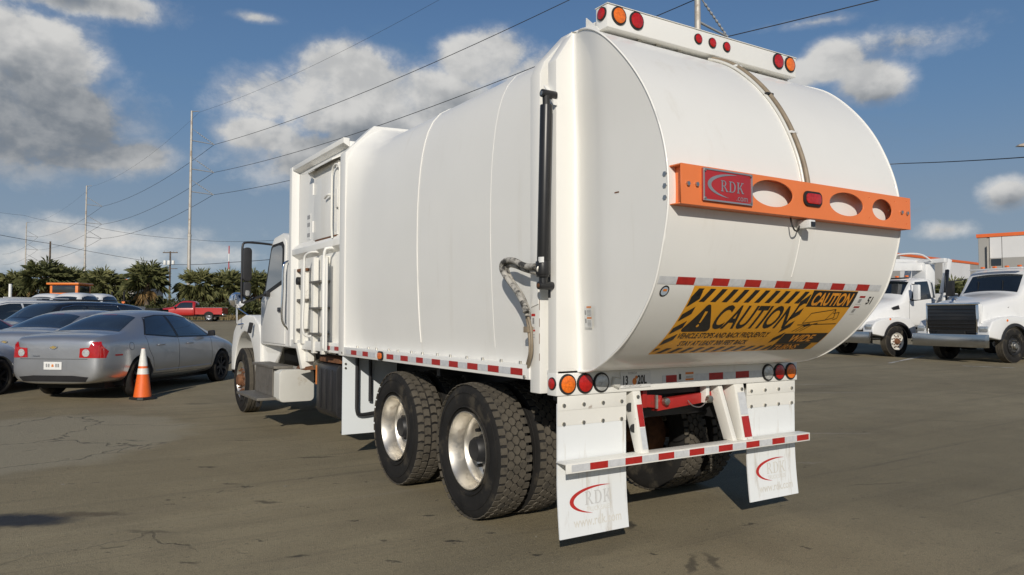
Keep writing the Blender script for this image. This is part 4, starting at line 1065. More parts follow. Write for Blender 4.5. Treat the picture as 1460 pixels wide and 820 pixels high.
for y in(4.5,4.7,4.9): MB().box(-1.132,-1.115,y-.03,y+.03,.45,.92).build('tank_rib',M['plastic'],HT,bev=.008)
MB().box(-1.10,-.6,4.3,5.0,1.0,1.06).build('tank_cover',M['rust'],HT,bev=.01)
Flat().rect(-1.09,-1.04,.72,.95).build('tank_label',M['orlabel'],HT,lambda x,z:Vector((-1.1335,4.98+x*.0+ (x+1.09)*1.2,z)))
MB().cyl((-1.1,5.12,.93),(-1.02,5.2,.97),.05,n=14).build('filler_cap',M['steel'],HT,bev=.006)
# ---- cab
CAB=empty('cab'); CAB.parent=T
cabrows=[(6.12,1.12,.95,1.06,1.2,1.5,1.08,1.85,.90,2.50,.05),(6.20,1.08,1.0,1.10,1.18,1.5,1.10,1.88,.96,2.58,.07),(6.6,1.08,1.0,1.11,1.18,1.5,1.10,1.88,.96,2.61,.08),
 (6.92,1.08,1.0,1.11,1.18,1.5,1.10,1.87,.95,2.57,.08),(7.15,1.08,1.0,1.11,1.18,1.5,1.10,1.86,.95,2.38,.07),(7.55,1.08,1.0,1.10,1.18,1.48,1.07,1.78,.97,1.92,.08),
 (7.75,1.05,.9,1.0,1.15,1.4,.96,1.70,.80,1.86,.10),(8.5,1.0,.85,.95,1.1,1.35,.90,1.6,.70,1.78,.10),(9.3,.9,.82,.92,1.0,1.25,.86,1.45,.62,1.62,.08),(9.62,.75,.7,.8,.85,1.1,.72,1.3,.5,1.42,.05)]
cabrows=[(y,a,b*.98,c*.98,d,e,f*.98,g,h*1.0,i+(.10 if i>2.3 else 0),j) for y,a,b,c,d,e,f,g,h,i,j in cabrows]
cabo,cabv=car_shell('cab_body',cabrows,W_,CAB,sub=2,hard=((None,4,.35),(None,5,.5)))
for sg in(-1,1):
    X=sg*1.15
    side=[(6.14,1.12),(6.10,2.50),(6.20,2.64),(6.50,2.69),(6.92,2.66),(7.02,2.60),(7.40,1.90),(7.62,1.78),(7.62,1.12)]
    MB().prism([(X,a,b) for a,b in side],(-sg*.16,0,0)).build('cab_side',W_,CAB,bev=.03,seg=3)
    dr=[(6.30,1.16),(6.27,2.54),(6.36,2.60),(6.93,2.585),(7.00,2.55),(7.36,1.92),(7.50,1.80),(7.46,1.16)]
    DR=MB().prism([(X+sg*.001,a,b) for a,b in dr],(sg*.012,0,0)).build('door',W_,CAB,bev=.005)
    MB().prism([(X+sg*.0132,a,b) for a,b in [(6.36,1.99),(7.36,1.83),(7.33,1.93),(7.00,2.52),(6.93,2.555),(6.42,2.565),(6.34,2.50)]],(sg*.006,0,0)).build('window_seal',M['grom'],DR)
    MB().prism([(X+sg*.0194,a,b) for a,b in [(6.42,2.035),(7.27,1.895),(6.97,2.47),(6.90,2.515),(6.48,2.525),(6.41,2.46)]],(sg*.003,0,0)).build('side_window',M['glass'],DR)
    MB().box(min(X,X+sg*.04),max(X,X+sg*.04),6.42,6.58,1.60,1.66).build('door_handle',M['plastic'],DR,bev=.008)
patch('windshield',M['glass'],CAB,cabv,[(-.86,7.50),(.86,7.50),(.80,7.02),(-.80,7.02)],'T',.005,.1)
MB().tube(sect([(-1.14,6.17,2.28),(-1.22,6.16,2.22),(-1.23,6.16,1.9),(-1.23,6.17,1.5),(-1.14,6.18,1.36)],28),.018,8).build('grab_handle',M['chrome'],CAB,smooth=60)
for sg in(-1,1):
    cy,cz,r=8.6214,.58,.71
    arc=[(cy+r*math.cos(R_(a)),cz+r*math.sin(R_(a))) for a in range(4,180,8)]
    outl=[(7.62,.54)]+[(7.60,.9),(7.62,1.22),(7.74,1.42),(8.05,1.54),(8.6,1.56),(9.1,1.48),(9.42,1.28),(9.56,.98),(9.55,.62)]+arc
    MB().prism([(sg*1.15,a,b) for a,b in outl],(-sg*.36,0,0)).build('fender',W_,CAB,bev=.03,seg=3)
    # splash apron behind the wheel
    MB().box(min(sg*1.14,sg*.8),max(sg*1.14,sg*.8),7.60,7.66,.50,1.2).build('fender_skirt',W_,CAB,bev=.01)
MB().prism([(-1.1,7.62,.55),(-1.12,7.62,1.12),(-1.0,6.95,1.12),(-1.0,7.3,.8)],(.02,0,0)).build('lower_panel',W_,CAB)
MB().bar((-1.205,7.95,1.44),(-1.23,7.98,1.28),.06,.045,(0,1,0)).build('fender_lamp',M['plastic'],CAB,bev=.01)
# mirrors
MR=empty('door_mirror'); MR.parent=T
ymr=6.95
mx0=pl(346,385,1,ymr).x; mx1=pl(358.5,385,1,ymr).x; mz0=pl(352,401,1,ymr).z; mz1=pl(352,353,1,ymr).z
rbox(mx0,mx1,ymr-.03,ymr+.08,mz0,mz1,.05).build('mirror_head',M['plastic'],MR,bev=.012)
rbox(mx0+.01,mx1-.01,ymr-.03,ymr+.08,mz0-.22,mz0-.01,.04).build('mirror_head',M['plastic'],MR,bev=.012)
rbox(mx0+.03,mx1-.03,ymr-.036,ymr-.031,mz0-.205,mz0-.13,.02).build('mirror_glass',M['chrome'],MR)
mc=(mx0+mx1)/2
MB().tube(sect([(-1.06,ymr+.05,2.55),(-1.2,ymr+.05,2.57),(mc+.12,ymr+.05,2.58),(mc-.02,ymr+.05,2.575),(mx0+.005,ymr+.05,2.52),(mx0+.002,ymr+.05,2.3),(mx0+.003,ymr+.05,mz0-.25),(mx0+.06,ymr+.05,mz0-.29),(-1.2,ymr+.15,1.86),(-1.08,ymr+.2,1.86)],70),.016,8).build('mirror_arm',M['plastic'],MR,smooth=60)
MB().cyl((-1.12,ymr+.05,2.56),(-1.04,ymr+.05,2.56),.05,n=12).build('arm_mount',M['plastic'],MR,bev=.008)
MB().box(-1.22,-1.06,ymr+.1,ymr+.26,1.82,1.90).build('arm_mount',M['plastic'],MR,bev=.015)
CM=empty('fender_mirror'); CM.parent=T
cmx,cmy=pl(338.5,428,1,8.7).x,8.7; cmz=pl(338.5,428,1,8.7).z
hd=MB(); hd.lathe([(0.0,.125),(-.02,.13),(-.05,.10),(-.07,.001)],28); q=Matrix.Rotation(R_(90),4,'Z'); 
hd.xf(Matrix.Translation((cmx,cmy,cmz))@Matrix.Rotation(R_(-90),4,'Z')); hd.build('mirror_head',M['chrome'],CM,smooth=60)
gl=MB(); gl.lathe([(0.001,.124),(.012,.09),(.018,.04),(.02,.001)],28); gl.xf(Matrix.Translation((cmx,cmy,cmz))@Matrix.Rotation(R_(-90),4,'Z')); gl.build('mirror_glass',M['chrome'],CM,smooth=60)
MB().tube([(cmx,cmy+.03,cmz-.1),(cmx,cmy+.03,1.42),(cmx+.02,cmy+.03,1.40),(-1.1,cmy,1.42)],.014,8).build('mirror_arm',M['chrome'],CM)
MB().tube([(cmx,cmy+.03,cmz-.12),(-1.05,8.5,1.50)],.012,8).build('mirror_arm',M['chrome'],CM)
# front axle and steer wheels
MB().box(-.95,.95,8.55,8.70,.42,.56).build('front_axle',M['black'],T,bev=.01)
ST=make_wheel('wheel',style='rib',deep=False,lug='rust'); ST.parent=T; ST.location=(-1.065,8.6214,.515); ST.rotation_euler=(R_(14),0,math.pi)
place(ST,1.065,8.6214,50,False)
MB().box(-1.1,1.1,9.55,9.75,.55,.80).build('front_bumper',M['chrome'],T,bev=.03)
MB().cyl((-.3,7.2,.8),(-.3,8.9,.85),.25,n=16).build('engine',M['black'],T)
# ================================================================== other vehicles
def paint(name,c,rough=.32,metal=.0,coat=.8,**k): return mat(name,c,rough,metal,.03,1.2,coat=coat,dirt=tuple(q*.6+.06 for q in c),dirt_amt=.22,dirt_scale=2.0,dirt_thr=.55,**k)
M['silver']=paint('silver_car_paint',(.46,.47,.485),.32,.7)
M['carwhite']=paint('white_car_paint',(.74,.74,.73),.3)
M['carblack']=paint('black_car_paint',(.012,.013,.016),.2)
M['carred']=paint('red_car_paint',(.45,.020,.018),.35)
M['machine']=paint('orange_machine_paint',(.75,.20,.02),.45)
M['blacksteel']=mat('black_steel_wheel',(.02,.02,.021),.5,.2,.2,8)
M['whitewheel']=mat('white_steel_wheel',(.70,.68,.62),.4,.1,.1,6,dirt=RUST,dirt_amt=.4,dirt_scale=9,dirt_thr=.6)
M['under']=mat('underbody_black',(.010,.010,.010),.8)
M['headlamp']=mat('headlamp_lens',(.55,.57,.58),.1,.6,.3,30,coat=1.0)
M['tlred']=mat('car_tail_lens',(.42,.010,.012),.12,0,.15,20,coat=1.0)
M['interior']=mat('dark_interior',(.02,.02,.02),.7)
M['carglass']=mat('tinted_car_glass',(.020,.026,.030),.03,0,.1,1.0,coat=1.0,spec=.9)

def car_wheel(R=.33,W=.21,style='spoke',rimm=None):
    h=W/2; rim=R*.66
    prof=[(-h*.7,rim*.95),(-h*.95,rim+.03),(-h,rim+(R-rim)*.5),(-h*.92,R-.025),(-h*.7,R),(h*.7,R),(h*.92,R-.025),(h,rim+(R-rim)*.5),(h*.95,rim+.03),(h*.7,rim*.95)]
    ty=MB().lathe(prof,40).build('wheel',M['rubber'],smooth=50)
    m=rimm or M['blacksteel']
    MB().lathe([(h*.7,rim*.97),(h*.85,rim*.98),(h*.85,rim*.92),(h*.5,rim*.86),(h*.15,rim*.84),(h*.1,rim*.6),(h*.1,.01)],36).build('rim',M['under'] if style=='spoke' else m,ty,smooth=40)
    if style=='spoke':
        sp=MB()
        for i in range(7):
            a=2*math.pi*i/7; sp.bar(arcpt(h*.62,.05,a),arcpt(h*.70,rim*.90,a),.045,.02,(1,0,0))
        sp.lathe([(h*.45,.075),(h*.68,.07),(h*.72,.04),(h*.72,.001)],20)
        sp.lathe([(h*.60,rim*.96),(h*.84,rim*.97),(h*.84,rim*.90),(h*.60,rim*.88)],36)
        sp.build('hubcap',m,ty,smooth=35)
    else:
        MB().lathe([(h*.08,rim*.62),(h*.5,rim*.5),(h*.55,rim*.3),(h*.8,rim*.24),(h*.82,.001)],24).build('hub',m,ty,smooth=40)
    return ty
def put_wheels(root,src,spots,R):
    for i,(x,y) in enumerate(spots):
        w=src if i==0 else copy_tree(src); w.parent=root; w.location=(x,y,R); w.rotation_euler=(0.3*i,0,math.pi if x<0 else 0)
def rz_of(h): return math.atan2(-h[0],h[1])
def repaint(o,mp):
    for ch in [o]+list(o.children_recursive):
        if ch.type=='MESH' and ch.data.materials and ch.data.materials[0] in mp:
            ch.data=ch.data.copy(); ch.data.materials[0]=mp[ch.data.materials[0]]

# ---- sedan
def make_sedan():
    r=empty('sedan')
    rows=[(-2.43,.30,.56,.68,.40,.66,.66,.88,.60,.95,.015),(-2.36,.26,.62,.81,.37,.66,.79,.92,.69,1.01,.02),(-2.1,.25,.66,.86,.36,.64,.85,.95,.72,1.06,.025),(-1.75,.24,.68,.885,.34,.62,.865,.955,.71,1.075,.03),
      (-1.62,.24,.68,.89,.34,.62,.87,.955,.70,1.10,.03),(-.98,.22,.70,.90,.34,.62,.88,.95,.58,1.385,.05),(-.35,.20,.70,.905,.33,.62,.885,.94,.575,1.44,.045),(.30,.20,.70,.905,.33,.62,.885,.93,.575,1.425,.045),(.62,.20,.70,.90,.33,.62,.88,.925,.585,1.37,.045),
      (1.32,.22,.70,.895,.34,.60,.87,.91,.70,1.02,.04),(1.75,.24,.68,.885,.36,.58,.85,.86,.66,.95,.05),(2.15,.26,.64,.84,.38,.56,.79,.76,.60,.84,.045),(2.36,.30,.56,.74,.42,.54,.68,.66,.48,.73,.03),(2.43,.36,.45,.6,.46,.54,.55,.60,.38,.65,.02)]
    body,bv=car_shell('body',rows,M['silver'],r,3,arches=((-1.40,.33,.375,.60,1.4),(1.45,.33,.375,.60,1.4)),hard=((None,4,.35),((0,1,2,3),5,.6)))
    lo=MB()
    for y in(-1.40,1.45): lo.box(-.80,.80,y-.36,y+.36,.20,.66)
    lo.build('wheel_well',M['under'],r)
    MB().box(-.62,.62,-2.0,2.1,.17,.30).build('underbody',M['under'],r)
    patch('rear_window',M['carglass'],r,bv,[(-.62,-1.66),(.62,-1.66),(.50,-1.02),(0,-.99),(-.50,-1.02)],'T',.004)
    patch('windshield',M['carglass'],r,bv,[(-.62,1.24),(.62,1.24),(.50,.66),(0,.62),(-.50,.66)],'T',.004)
    for d in 'LR':
        patch('window_surround',M['plastic'],r,bv,[(-1.22,1.04),(-.30,.975),(.95,.965),(1.02,1.0),(.58,1.335),(.1,1.395),(-.5,1.395),(-.90,1.345)],d,.003,.05)
        a=patch('side_window',M['carglass'],r,bv,[(-1.17,1.055),(-.30,1.0),(-.26,1.0),(-.28,1.375),(-.5,1.378),(-.87,1.33)],d,.006,.05)
        patch('side_window',M['carglass'],r,bv,[(-.18,.998),(.92,.985),(.86,1.06),(.55,1.315),(.08,1.375),(-.20,1.375)],d,.006,.05)
        for pts in ([(-1.02,.36),(-1.05,.62),(-1.18,.80),(-1.22,1.02)],[(-.22,.34),(-.22,.98)],[(1.0,.34),(1.02,.70),(1.0,.96)],[(-1.0,.35),(1.0,.33)]): seam('panel_gap',M['grom'],r,bv,pts,d,.0035,16)
        for y in(-.92,.05): MB().tube(sect([onto(bv,d,.006)(y,.855),onto(bv,d,.035)(y+.03,.86),onto(bv,d,.035)(y+.17,.86),onto(bv,d,.006)(y+.20,.855)],12),.013,8).build('door_handle',M['silver'],r,smooth=60)
        sg=-1 if d=='L' else 1
        MB().hexa([(sg*.90,.80,.97),(sg*1.06,.76,.98),(sg*1.06,.84,.98),(sg*.90,.90,.97)],[(sg*.90,.80,1.08),(sg*1.05,.76,1.10),(sg*1.05,.83,1.09),(sg*.90,.90,1.07)]).build('side_mirror',M['plastic'],r,bev=.02)
        seam('sill_crease',M['silver'],r,bv,[(-.95,.40),(1.0,.40)],d,.008,14)
        patch('side_marker',M['tlred'],r,bv,[(-2.08,.715),(-1.90,.715),(-1.90,.74),(-2.08,.74)],d,.004)
        q=[(-1.66+.065*math.cos(i*.35),.86+.065*math.sin(i*.35)) for i in range(18)]
        if d=='R': seam('fuel_door_gap',M['grom'],r,bv,q+[q[0]],d,.003,30)
    for sg in(-1,1):
        tl=patch('tail_light',M['tlred'],r,bv,[(sg*.46,.70),(sg*.82,.69),(sg*.83,.80),(sg*.76,.955),(sg*.66,.95),(sg*.62,.86),(sg*.47,.85)],'B',.006,.03)
        patch('reverse_lamp',M['lclr'],tl,bv,[(sg*.575+.062*math.cos(i*.45),.775+.062*math.sin(i*.45)) for i in range(14)],'B',.012,.03)
        patch('headlight',M['headlamp'],r,bv,[(sg*.44,.60),(sg*.80,.64),(sg*.80,.76),(sg*.50,.72)],'F',.006,.03)
    seam('trunk_gap',M['grom'],r,bv,[(-.60,.675),(.60,.675)],'B',.0035)
    pr=patch('plate_recess',M['silver'],r,bv,[(-.24,.49),(.24,.49),(.24,.65),(-.24,.65)],'B',.002)
    np_=patch('number_plate',M['label'],r,bv,[(-.16,.505),(.16,.505),(.16,.63),(-.16,.63)],'B',.012)
    patch('plate_print',M['orlabel'],np_,bv,[(-.02,.55),(.02,.55),(.015,.59),(-.015,.59)],'B',.016)
    for x in(-.12,-.08,.05,.09): patch('plate_print',M['glabel'],np_,bv,[(x,.545),(x+.025,.545),(x+.025,.60),(x,.60)],'B',.016)
    patch('bumper_valance',M['plastic'],r,bv,[(-.56,.31),(.56,.31),(.62,.385),(.35,.41),(-.35,.41),(-.62,.385)],'B',.006)
    em=patch('badge',M['trim'],r,bv,[(-.075,.845),(-.03,.845),(-.03,.832),(.03,.832),(.03,.845),(.06,.845),(.075,.878),(.03,.878),(.03,.890),(-.03,.890),(-.03,.878),(-.06,.878)],'B',.012)
    patch('badge_fill',mat('badge_gold',(.45,.33,.12),.4,.4),em,bv,[(-.062,.850),(-.022,.850),(-.022,.838),(.022,.838),(.022,.850),(.052,.850),(.062,.873),(.022,.873),(.022,.885),(-.022,.885),(-.022,.873),(-.052,.873)],'B',.014)
    patch('model_script',M['trim'],r,bv,[(-.36,.715),(-.24,.715),(-.24,.728),(-.36,.728)],'B',.01)
    patch('high_brake_light',M['tlred'],r,bv,[(-.14,-1.03),(.14,-1.03),(.14,-1.01),(-.14,-1.01)],'T',.006)
    # head restraints seen through the glass read as dark shapes: seats stand just below the glass line
    put_wheels(r,car_wheel(),[(.785,-1.40),(-.785,-1.40),(.785,1.45),(-.785,1.45)],.33)
    return r
SED=make_sedan(); tag(SED,'silver sedan parked behind the orange traffic cone','sedan')
hS=Vector((.635,.772,0)).normalized(); rS=Vector((hS.y,-hS.x,0))
def place_car(o,p,h): o.location=(p.x,p.y,ground_z(p.x,p.y)); o.rotation_euler=(0,0,rz_of(h))
wA,wB=pl(183,565,2,.10),pl(321,545,2,.10)
cS=(wA+wB)/2-rS*.92+hS*.12; SED.scale=(1.03,1.02,1.05); place_car(SED,cS,hS)
s2=copy_tree(SED); tag(s2,'silver sedan half hidden on the far side of the sedan beside the cone','sedan')
place_car(s2,cS-rS*2.4+hS*1.7,hS)
M['silver2']=paint('pale_silver_paint',(.80,.81,.81),.34,.0)
s3=copy_tree(SED); tag(s3,'pale silver car with dark headlights standing nearer than both grey sedans','car'); repaint(s3,{M['silver']:M['silver2']})
w0=pl(-12,564,2,.08); place_car(s3,w0-hS*1.45-rS*.785,hS)
for ch in s3.children_recursive:
    if ch.name.startswith('headlight'): ch.data=ch.data.copy(); ch.data.materials[0]=M['carglass']
s4=copy_tree(SED); tag(s4,'red car showing only a sliver between the black utility vehicle and the silver sedan','car'); repaint(s4,{M['silver']:M['carred']})
place_car(s4,cS-rS*5.75+hS*1.5,hS)
# ---- sport utility vehicle
def make_suv():
    r=empty('suv')
    rows=[(-2.45,.50,.55,.72,.60,.85,.74,1.08,.66,1.30,.02),(-2.38,.36,.66,.88,.48,.82,.88,1.08,.74,1.55,.03),(-2.2,.32,.70,.95,.44,.80,.94,1.08,.76,1.70,.04),(-1.0,.30,.74,.97,.42,.80,.96,1.07,.78,1.77,.05),(.3,.30,.74,.97,.42,.80,.96,1.06,.78,1.76,.05),(.75,.30,.74,.97,.42,.80,.95,1.06,.78,1.68,.05),
      (1.35,.32,.73,.965,.44,.78,.93,1.05,.80,1.20,.05),(1.8,.34,.72,.95,.46,.76,.92,1.02,.76,1.12,.05),(2.3,.38,.68,.90,.48,.74,.86,.95,.70,1.05,.04),(2.45,.46,.55,.74,.56,.72,.70,.85,.55,.95,.02)]
    body,bv=car_shell('body',rows,M['carblack'],r,2,arches=((-1.42,.38,.44,.60,1.4),(1.47,.38,.44,.60,1.4)),hard=((None,4,.3),))
    for y in(-1.42,1.47): MB().box(-.84,.84,y-.4,y+.4,.25,.75).build('wheel_well',M['under'],r)
    patch('windshield',M['carglass'],r,bv,[(-.68,1.30),(.68,1.30),(.62,.78),(0,.72),(-.62,.78)],'T',.004,.1)
    patch('rear_window',M['carglass'],r,bv,[(-.60,1.16),(.60,1.16),(.56,1.58),(-.56,1.58)],'B',.006,.1)
    for d in'LR':
        for poly in ([(-.05,1.13),(1.10,1.12),(.68,1.58),(.3,1.65),(-.05,1.66)],[(-1.15,1.14),(-.12,1.13),(-.12,1.66),(-1.15,1.66)],[(-2.12,1.20),(-1.22,1.15),(-1.22,1.66),(-1.95,1.63)]):
            patch('side_window',M['carglass'],r,bv,poly,d,.005,.08)
        seam('window_trim',M['trim'],r,bv,[(1.18,1.09),(.95,1.35),(.68,1.61),(.3,1.69),(-1.1,1.70),(-1.22,1.68),(-1.42,1.14)],d,.012,40)
        sg=-1 if d=='L' else 1
        MB().box(min(sg*.6,sg*.64),max(sg*.6,sg*.64),-1.8,.4,1.83,1.86).build('roof_rail',M['plastic'],r,bev=.01)
        MB().box(min(sg*.98,sg*1.14),max(sg*.98,sg*1.14),.95,1.05,1.10,1.28).build('side_mirror',M['plastic'],r,bev=.03)
        for y in(-.9,.15): MB().bar((sg*.985,y,1.0),(sg*.985,y+.2,1.0),.03,.03).build('door_handle',M['plastic'],r,bev=.008)
        patch('tail_light',M['tlred'],r,bv,[(sg*.62,.95),(sg*.86,.95),(sg*.82,1.30),(sg*.70,1.30)],'B',.008)
        patch('headlight',M['headlamp'],r,bv,[(sg*.48,.80),(sg*.84,.82),(sg*.82,.96),(sg*.5,.92)],'F',.008)
    patch('grille',M['plastic'],r,bv,[(-.42,.62),(.42,.62),(.44,.92),(-.44,.92)],'F',.006)
    put_wheels(r,car_wheel(.38,.25),[(.83,-1.42),(-.83,-1.42),(.83,1.47),(-.83,1.47)],.38)
    return r
SUV=make_suv(); tag(SUV,'black utility vehicle with bright window trim parked behind the sedans','suv')
sY,cY_=math.sin(YAW),math.cos(YAW)
LEFT=Vector((-cY_,sY,0)); FWD=Vector((sY,cY_,0))
hU=(LEFT*.32-FWD*.95).normalized()
pU=atdepth(92,450,22.0); place_car(SUV,pU,hU)
V2=copy_tree(SUV); tag(V2,'white van roof showing above the black utility vehicle','van'); repaint(V2,{M['carblack']:M['carwhite'],M['plastic']:M['carwhite']})
pV=atdepth(2,450,25); place_car(V2,pV,(LEFT*.32-FWD*.95).normalized()); V2.scale=(1.05,1.1,1.06)
# ---- pickup
def make_pickup(main):
    r=empty('pickup_truck')
    rows=[(-.62,.50,.70,.94,.60,.85,.95,1.10,.66,1.60,.03),(-.52,.48,.74,.97,.58,.85,.97,1.12,.72,1.78,.05),(.2,.46,.75,.98,.56,.85,.97,1.12,.74,1.83,.05),(.62,.46,.75,.98,.56,.85,.97,1.12,.74,1.79,.05),(.85,.46,.75,.98,.56,.85,.97,1.12,.76,1.66,.05),(1.40,.48,.74,.97,.58,.84,.94,1.12,.80,1.26,.05),(1.7,.48,.73,.96,.58,.84,.93,1.10,.74,1.22,.06),(2.45,.50,.72,.95,.60,.82,.90,1.0,.66,1.13,.06),(2.78,.55,.66,.88,.64,.80,.82,.92,.56,1.04,.03),(2.86,.6,.5,.7,.68,.78,.66,.86,.46,.94,.02)]
    body,bv=car_shell('cab_body',rows,main,r,2,arches=((2.02,.40,.47,.62,1.4),),hard=((None,4,.4),))
    bed=MB()
    bed.box(-.97,-.90,-3.0,-.66,.62,1.22); bed.box(.90,.97,-3.0,-.66,.62,1.22); bed.box(-.90,.90,-3.0,-2.94,.62,1.22); bed.box(-.90,.90,-.72,-.66,.62,1.22); bed.box(-.90,.90,-2.94,-.72,.62,.70)
    bed.build('cargo_bed',main,r)
    for sg in(-1,1):
        q=MB(); q.prism([(sg*.974,-1.85+.47*math.cos(R_(a)),.42+.47*math.sin(R_(a))) for a in range(20,165,12)],(-sg*.08,0,0)); q.build('wheel_well',M['under'],r)
        MB().box(min(sg*.93,sg*.99),max(sg*.93,sg*.99),-3.0,-.70,1.22,1.25).build('bed_rail',M['trim'],r)
        MB().box(min(sg*.80,sg*.96),max(sg*.80,sg*.96),-3.015,-2.99,.85,1.15).build('tail_light',M['tlred'],r)
        MB().box(min(sg*.98,sg*1.2),max(sg*.98,sg*1.2),1.02,1.12,1.15,1.36).build('side_mirror',M['plastic'],r,bev=.03)
        d='L' if sg<0 else 'R'
        patch('side_window',M['carglass'],r,bv,[(-.42,1.20),(1.08,1.18),(.72,1.66),(.3,1.72),(-.36,1.70)],d,.006,.1)
        seam('door_gap',M['grom'],r,bv,[(-.45,.62),(-.45,1.6)],d,.006); seam('door_gap',M['grom'],r,bv,[(1.15,.62),(1.15,1.14)],d,.006)
    patch('windshield',M['carglass'],r,bv,[(-.66,1.36),(.66,1.36),(.60,.90),(-.60,.90)],'T',.006,.1)
    patch('rear_window',M['carglass'],r,bv,[(-.58,1.24),(.58,1.24),(.54,1.64),(-.54,1.64)],'B',.006,.1)
    MB().box(-.95,.95,2.84,2.98,.50,.72).build('front_bumper',M['chrome'],r,bev=.03); MB().box(-.95,.95,-3.14,-3.0,.48,.66).build('rear_bumper',M['chrome'],r,bev=.03)
    MB().box(-.7,.7,-2.9,2.7,.42,.55).build('chassis',M['under'],r)
    put_wheels(r,car_wheel(.40,.25,'steel',M['trim']),[(.84,-1.85),(-.84,-1.85),(.84,2.02),(-.84,2.02)],.40)
    return r
PK=make_pickup(M['carred']); tag(PK,'red pickup truck parked in front of the palm trees','pickup truck')
hP=(LEFT*.99-FWD*.10).normalized()
place_car(PK,atdepth(272,456,68),hP)
for k,(u,D,lab) in enumerate(((111,44,'white pickup truck below the orange machine, seen from its front'),(74,50,'white pickup truck standing beside the orange machine, left one'),(141,50,'white pickup truck standing beside the orange machine, right one'))):
    w=copy_tree(PK); repaint(w,{M['carred']:M['carwhite']}); tag(w,lab,'pickup truck'); p=atdepth(u,450,D); place_car(w,p,(-FWD*.99+LEFT*.1).normalized()); w.scale=(1.15,1.15,1.27)
# ---- orange machine (loader cab)
p=atdepth(99,450,56); g=ground_z(p.x,p.y)
LD=empty('wheel_loader',(p.x,p.y,g),rz_of(-FWD),'orange wheel loader with glazed cab behind the parked cars','loader')
cb=MB(); 
MB().box(-1.05,1.05,-.9,.8,2.0,3.05).build('cab',M['machine'],LD,bev=.06)
MB().box(-1.2,1.2,-1.0,1.0,3.05,3.2).build('cab_roof',M['machine'],LD,bev=.05)
for (x0,x1,y0,y1) in ((-.85,.85,.795,.815),): MB().box(x0,x1,y0,y1,2.45,3.0).build('cab_window',M['carglass'],LD,bev=.02)
for sg in(-1,1): MB().box(min(sg*1.04,sg*1.06),max(sg*1.04,sg*1.06),-.7,.6,2.45,3.0).build('cab_window',M['carglass'],LD)
MB().box(-1.0,1.0,-2.4,2.6,.9,2.0).build('machine_body',M['machine'],LD,bev=.08)
for x in(-.5,.5): MB().box(x-.3,x+.1,2.59,2.62,1.5,1.7).build('machine_marking',M['red'],LD)
lw=None
for x in(-1.05,1.05):
    for y in(-1.4,1.5):
        if lw is None: lw=MB().lathe([(-.25,.3),(-.27,.6),(-.2,.72),(.2,.72),(.27,.6),(.25,.3),(.2,.02)],28).build('wheel',M['rubber'],LD,smooth=40,loc=(x,y,.72))
        else: inst(lw,LD,(x,y,.72))
# ---- low black trailer with lamp posts
p=atdepth(192,450,62); TRL=empty('flatbed_trailer',(p.x,p.y,ground_z(p.x,p.y)),rz_of(LEFT),'low black flatbed trailer with two posts topped by orange lamps','trailer')
MB().box(-1.1,1.1,-2.4,2.4,.62,.80).build('deck',M['under'],TRL,bev=.02)
for y in(-2.3,2.2): MB().box(-1.1,1.1,y,y+.12,.8,1.15).build('end_board',M['under'],TRL)
MB().box(-.3,.3,-2.2,-.3,.8,1.25).build('load_box',M['under'],TRL,bev=.03); MB().box(.2,1.0,.4,1.9,.8,1.15).build('load_box',M['carblack'],TRL,bev=.03)
for y in(1.4,.4):
    pp=MB().box(-1.05,-.95,y-.06,y+.06,.8,2.6).build('post',M['under'],TRL); MB().cyl((-1.06,y,1.75),(-1.12,y,1.75),.13,n=12).build('lamp',M['orange'],pp)
tw=None
for x in(-.95,.95):
    for y in(-.5,.45):
        if tw is None: tw=MB().lathe([(-.12,.2),(-.13,.34),(.13,.34),(.12,.2),(.1,.01)],24).build('wheel',M['rubber'],TRL,smooth=40,loc=(x,y,.34))
        else: inst(tw,TRL,(x,y,.34))
# ---- traffic cones
def make_cone(s=1.0):
    r=empty('traffic_cone')
    b=MB(); o=[(.20*(1 if i in(0,3) else -1)*1,0) for i in range(4)]
    pts=[(.19,-.12),(.12,-.19),(-.12,-.19),(-.19,-.12),(-.19,.12),(-.12,.19),(.12,.19),(.19,.12)]
    b.hexa([(x,y,0.002) for x,y in pts],[(x*.93,y*.93,.045) for x,y in pts]); b.build('base',M['grom'],r,bev=.006)
    def ring(z0,z1,m,nm,ex=0):
        f=lambda z:.150+(.032-.150)*(z-.045)/(.86)
        c=MB(); c.cyl((0,0,z0),(0,0,z1),f(z0)+ex,f(z1)+ex,28); c.build(nm,m,r,smooth=40)
    cm=mat('cone_orange_pvc',(.80,.135,.020),.5,0,.08,6,dirt=(.25,.10,.05),dirt_amt=.35,dirt_scale=6,dirt_thr=.55); wm=mat('cone_white_collar',(.74,.73,.68),.45,0,.06,8,dirt=(.4,.36,.3),dirt_amt=.4,dirt_scale=7,dirt_thr=.55)
    ring(.045,.905,cm,'cone_body'); ring(.445,.55,wm,'reflective_collar',.003); ring(.59,.78,wm,'reflective_collar',.003); ring(.78,.90,wm,'cone_tip',.002)
    return r
CN=make_cone(); gp=ground_at(203,569); CN.location=gp; CN.rotation_euler=(0,0,.5); tag(CN,'tall orange traffic cone with white collars beside the silver sedan','traffic cone')
c2=copy_tree(CN); p=atdepth(191,446,57); c2.location=(p.x,p.y,ground_z(p.x,p.y)); tag(c2,'small far orange cone in front of the black trailer','traffic cone')
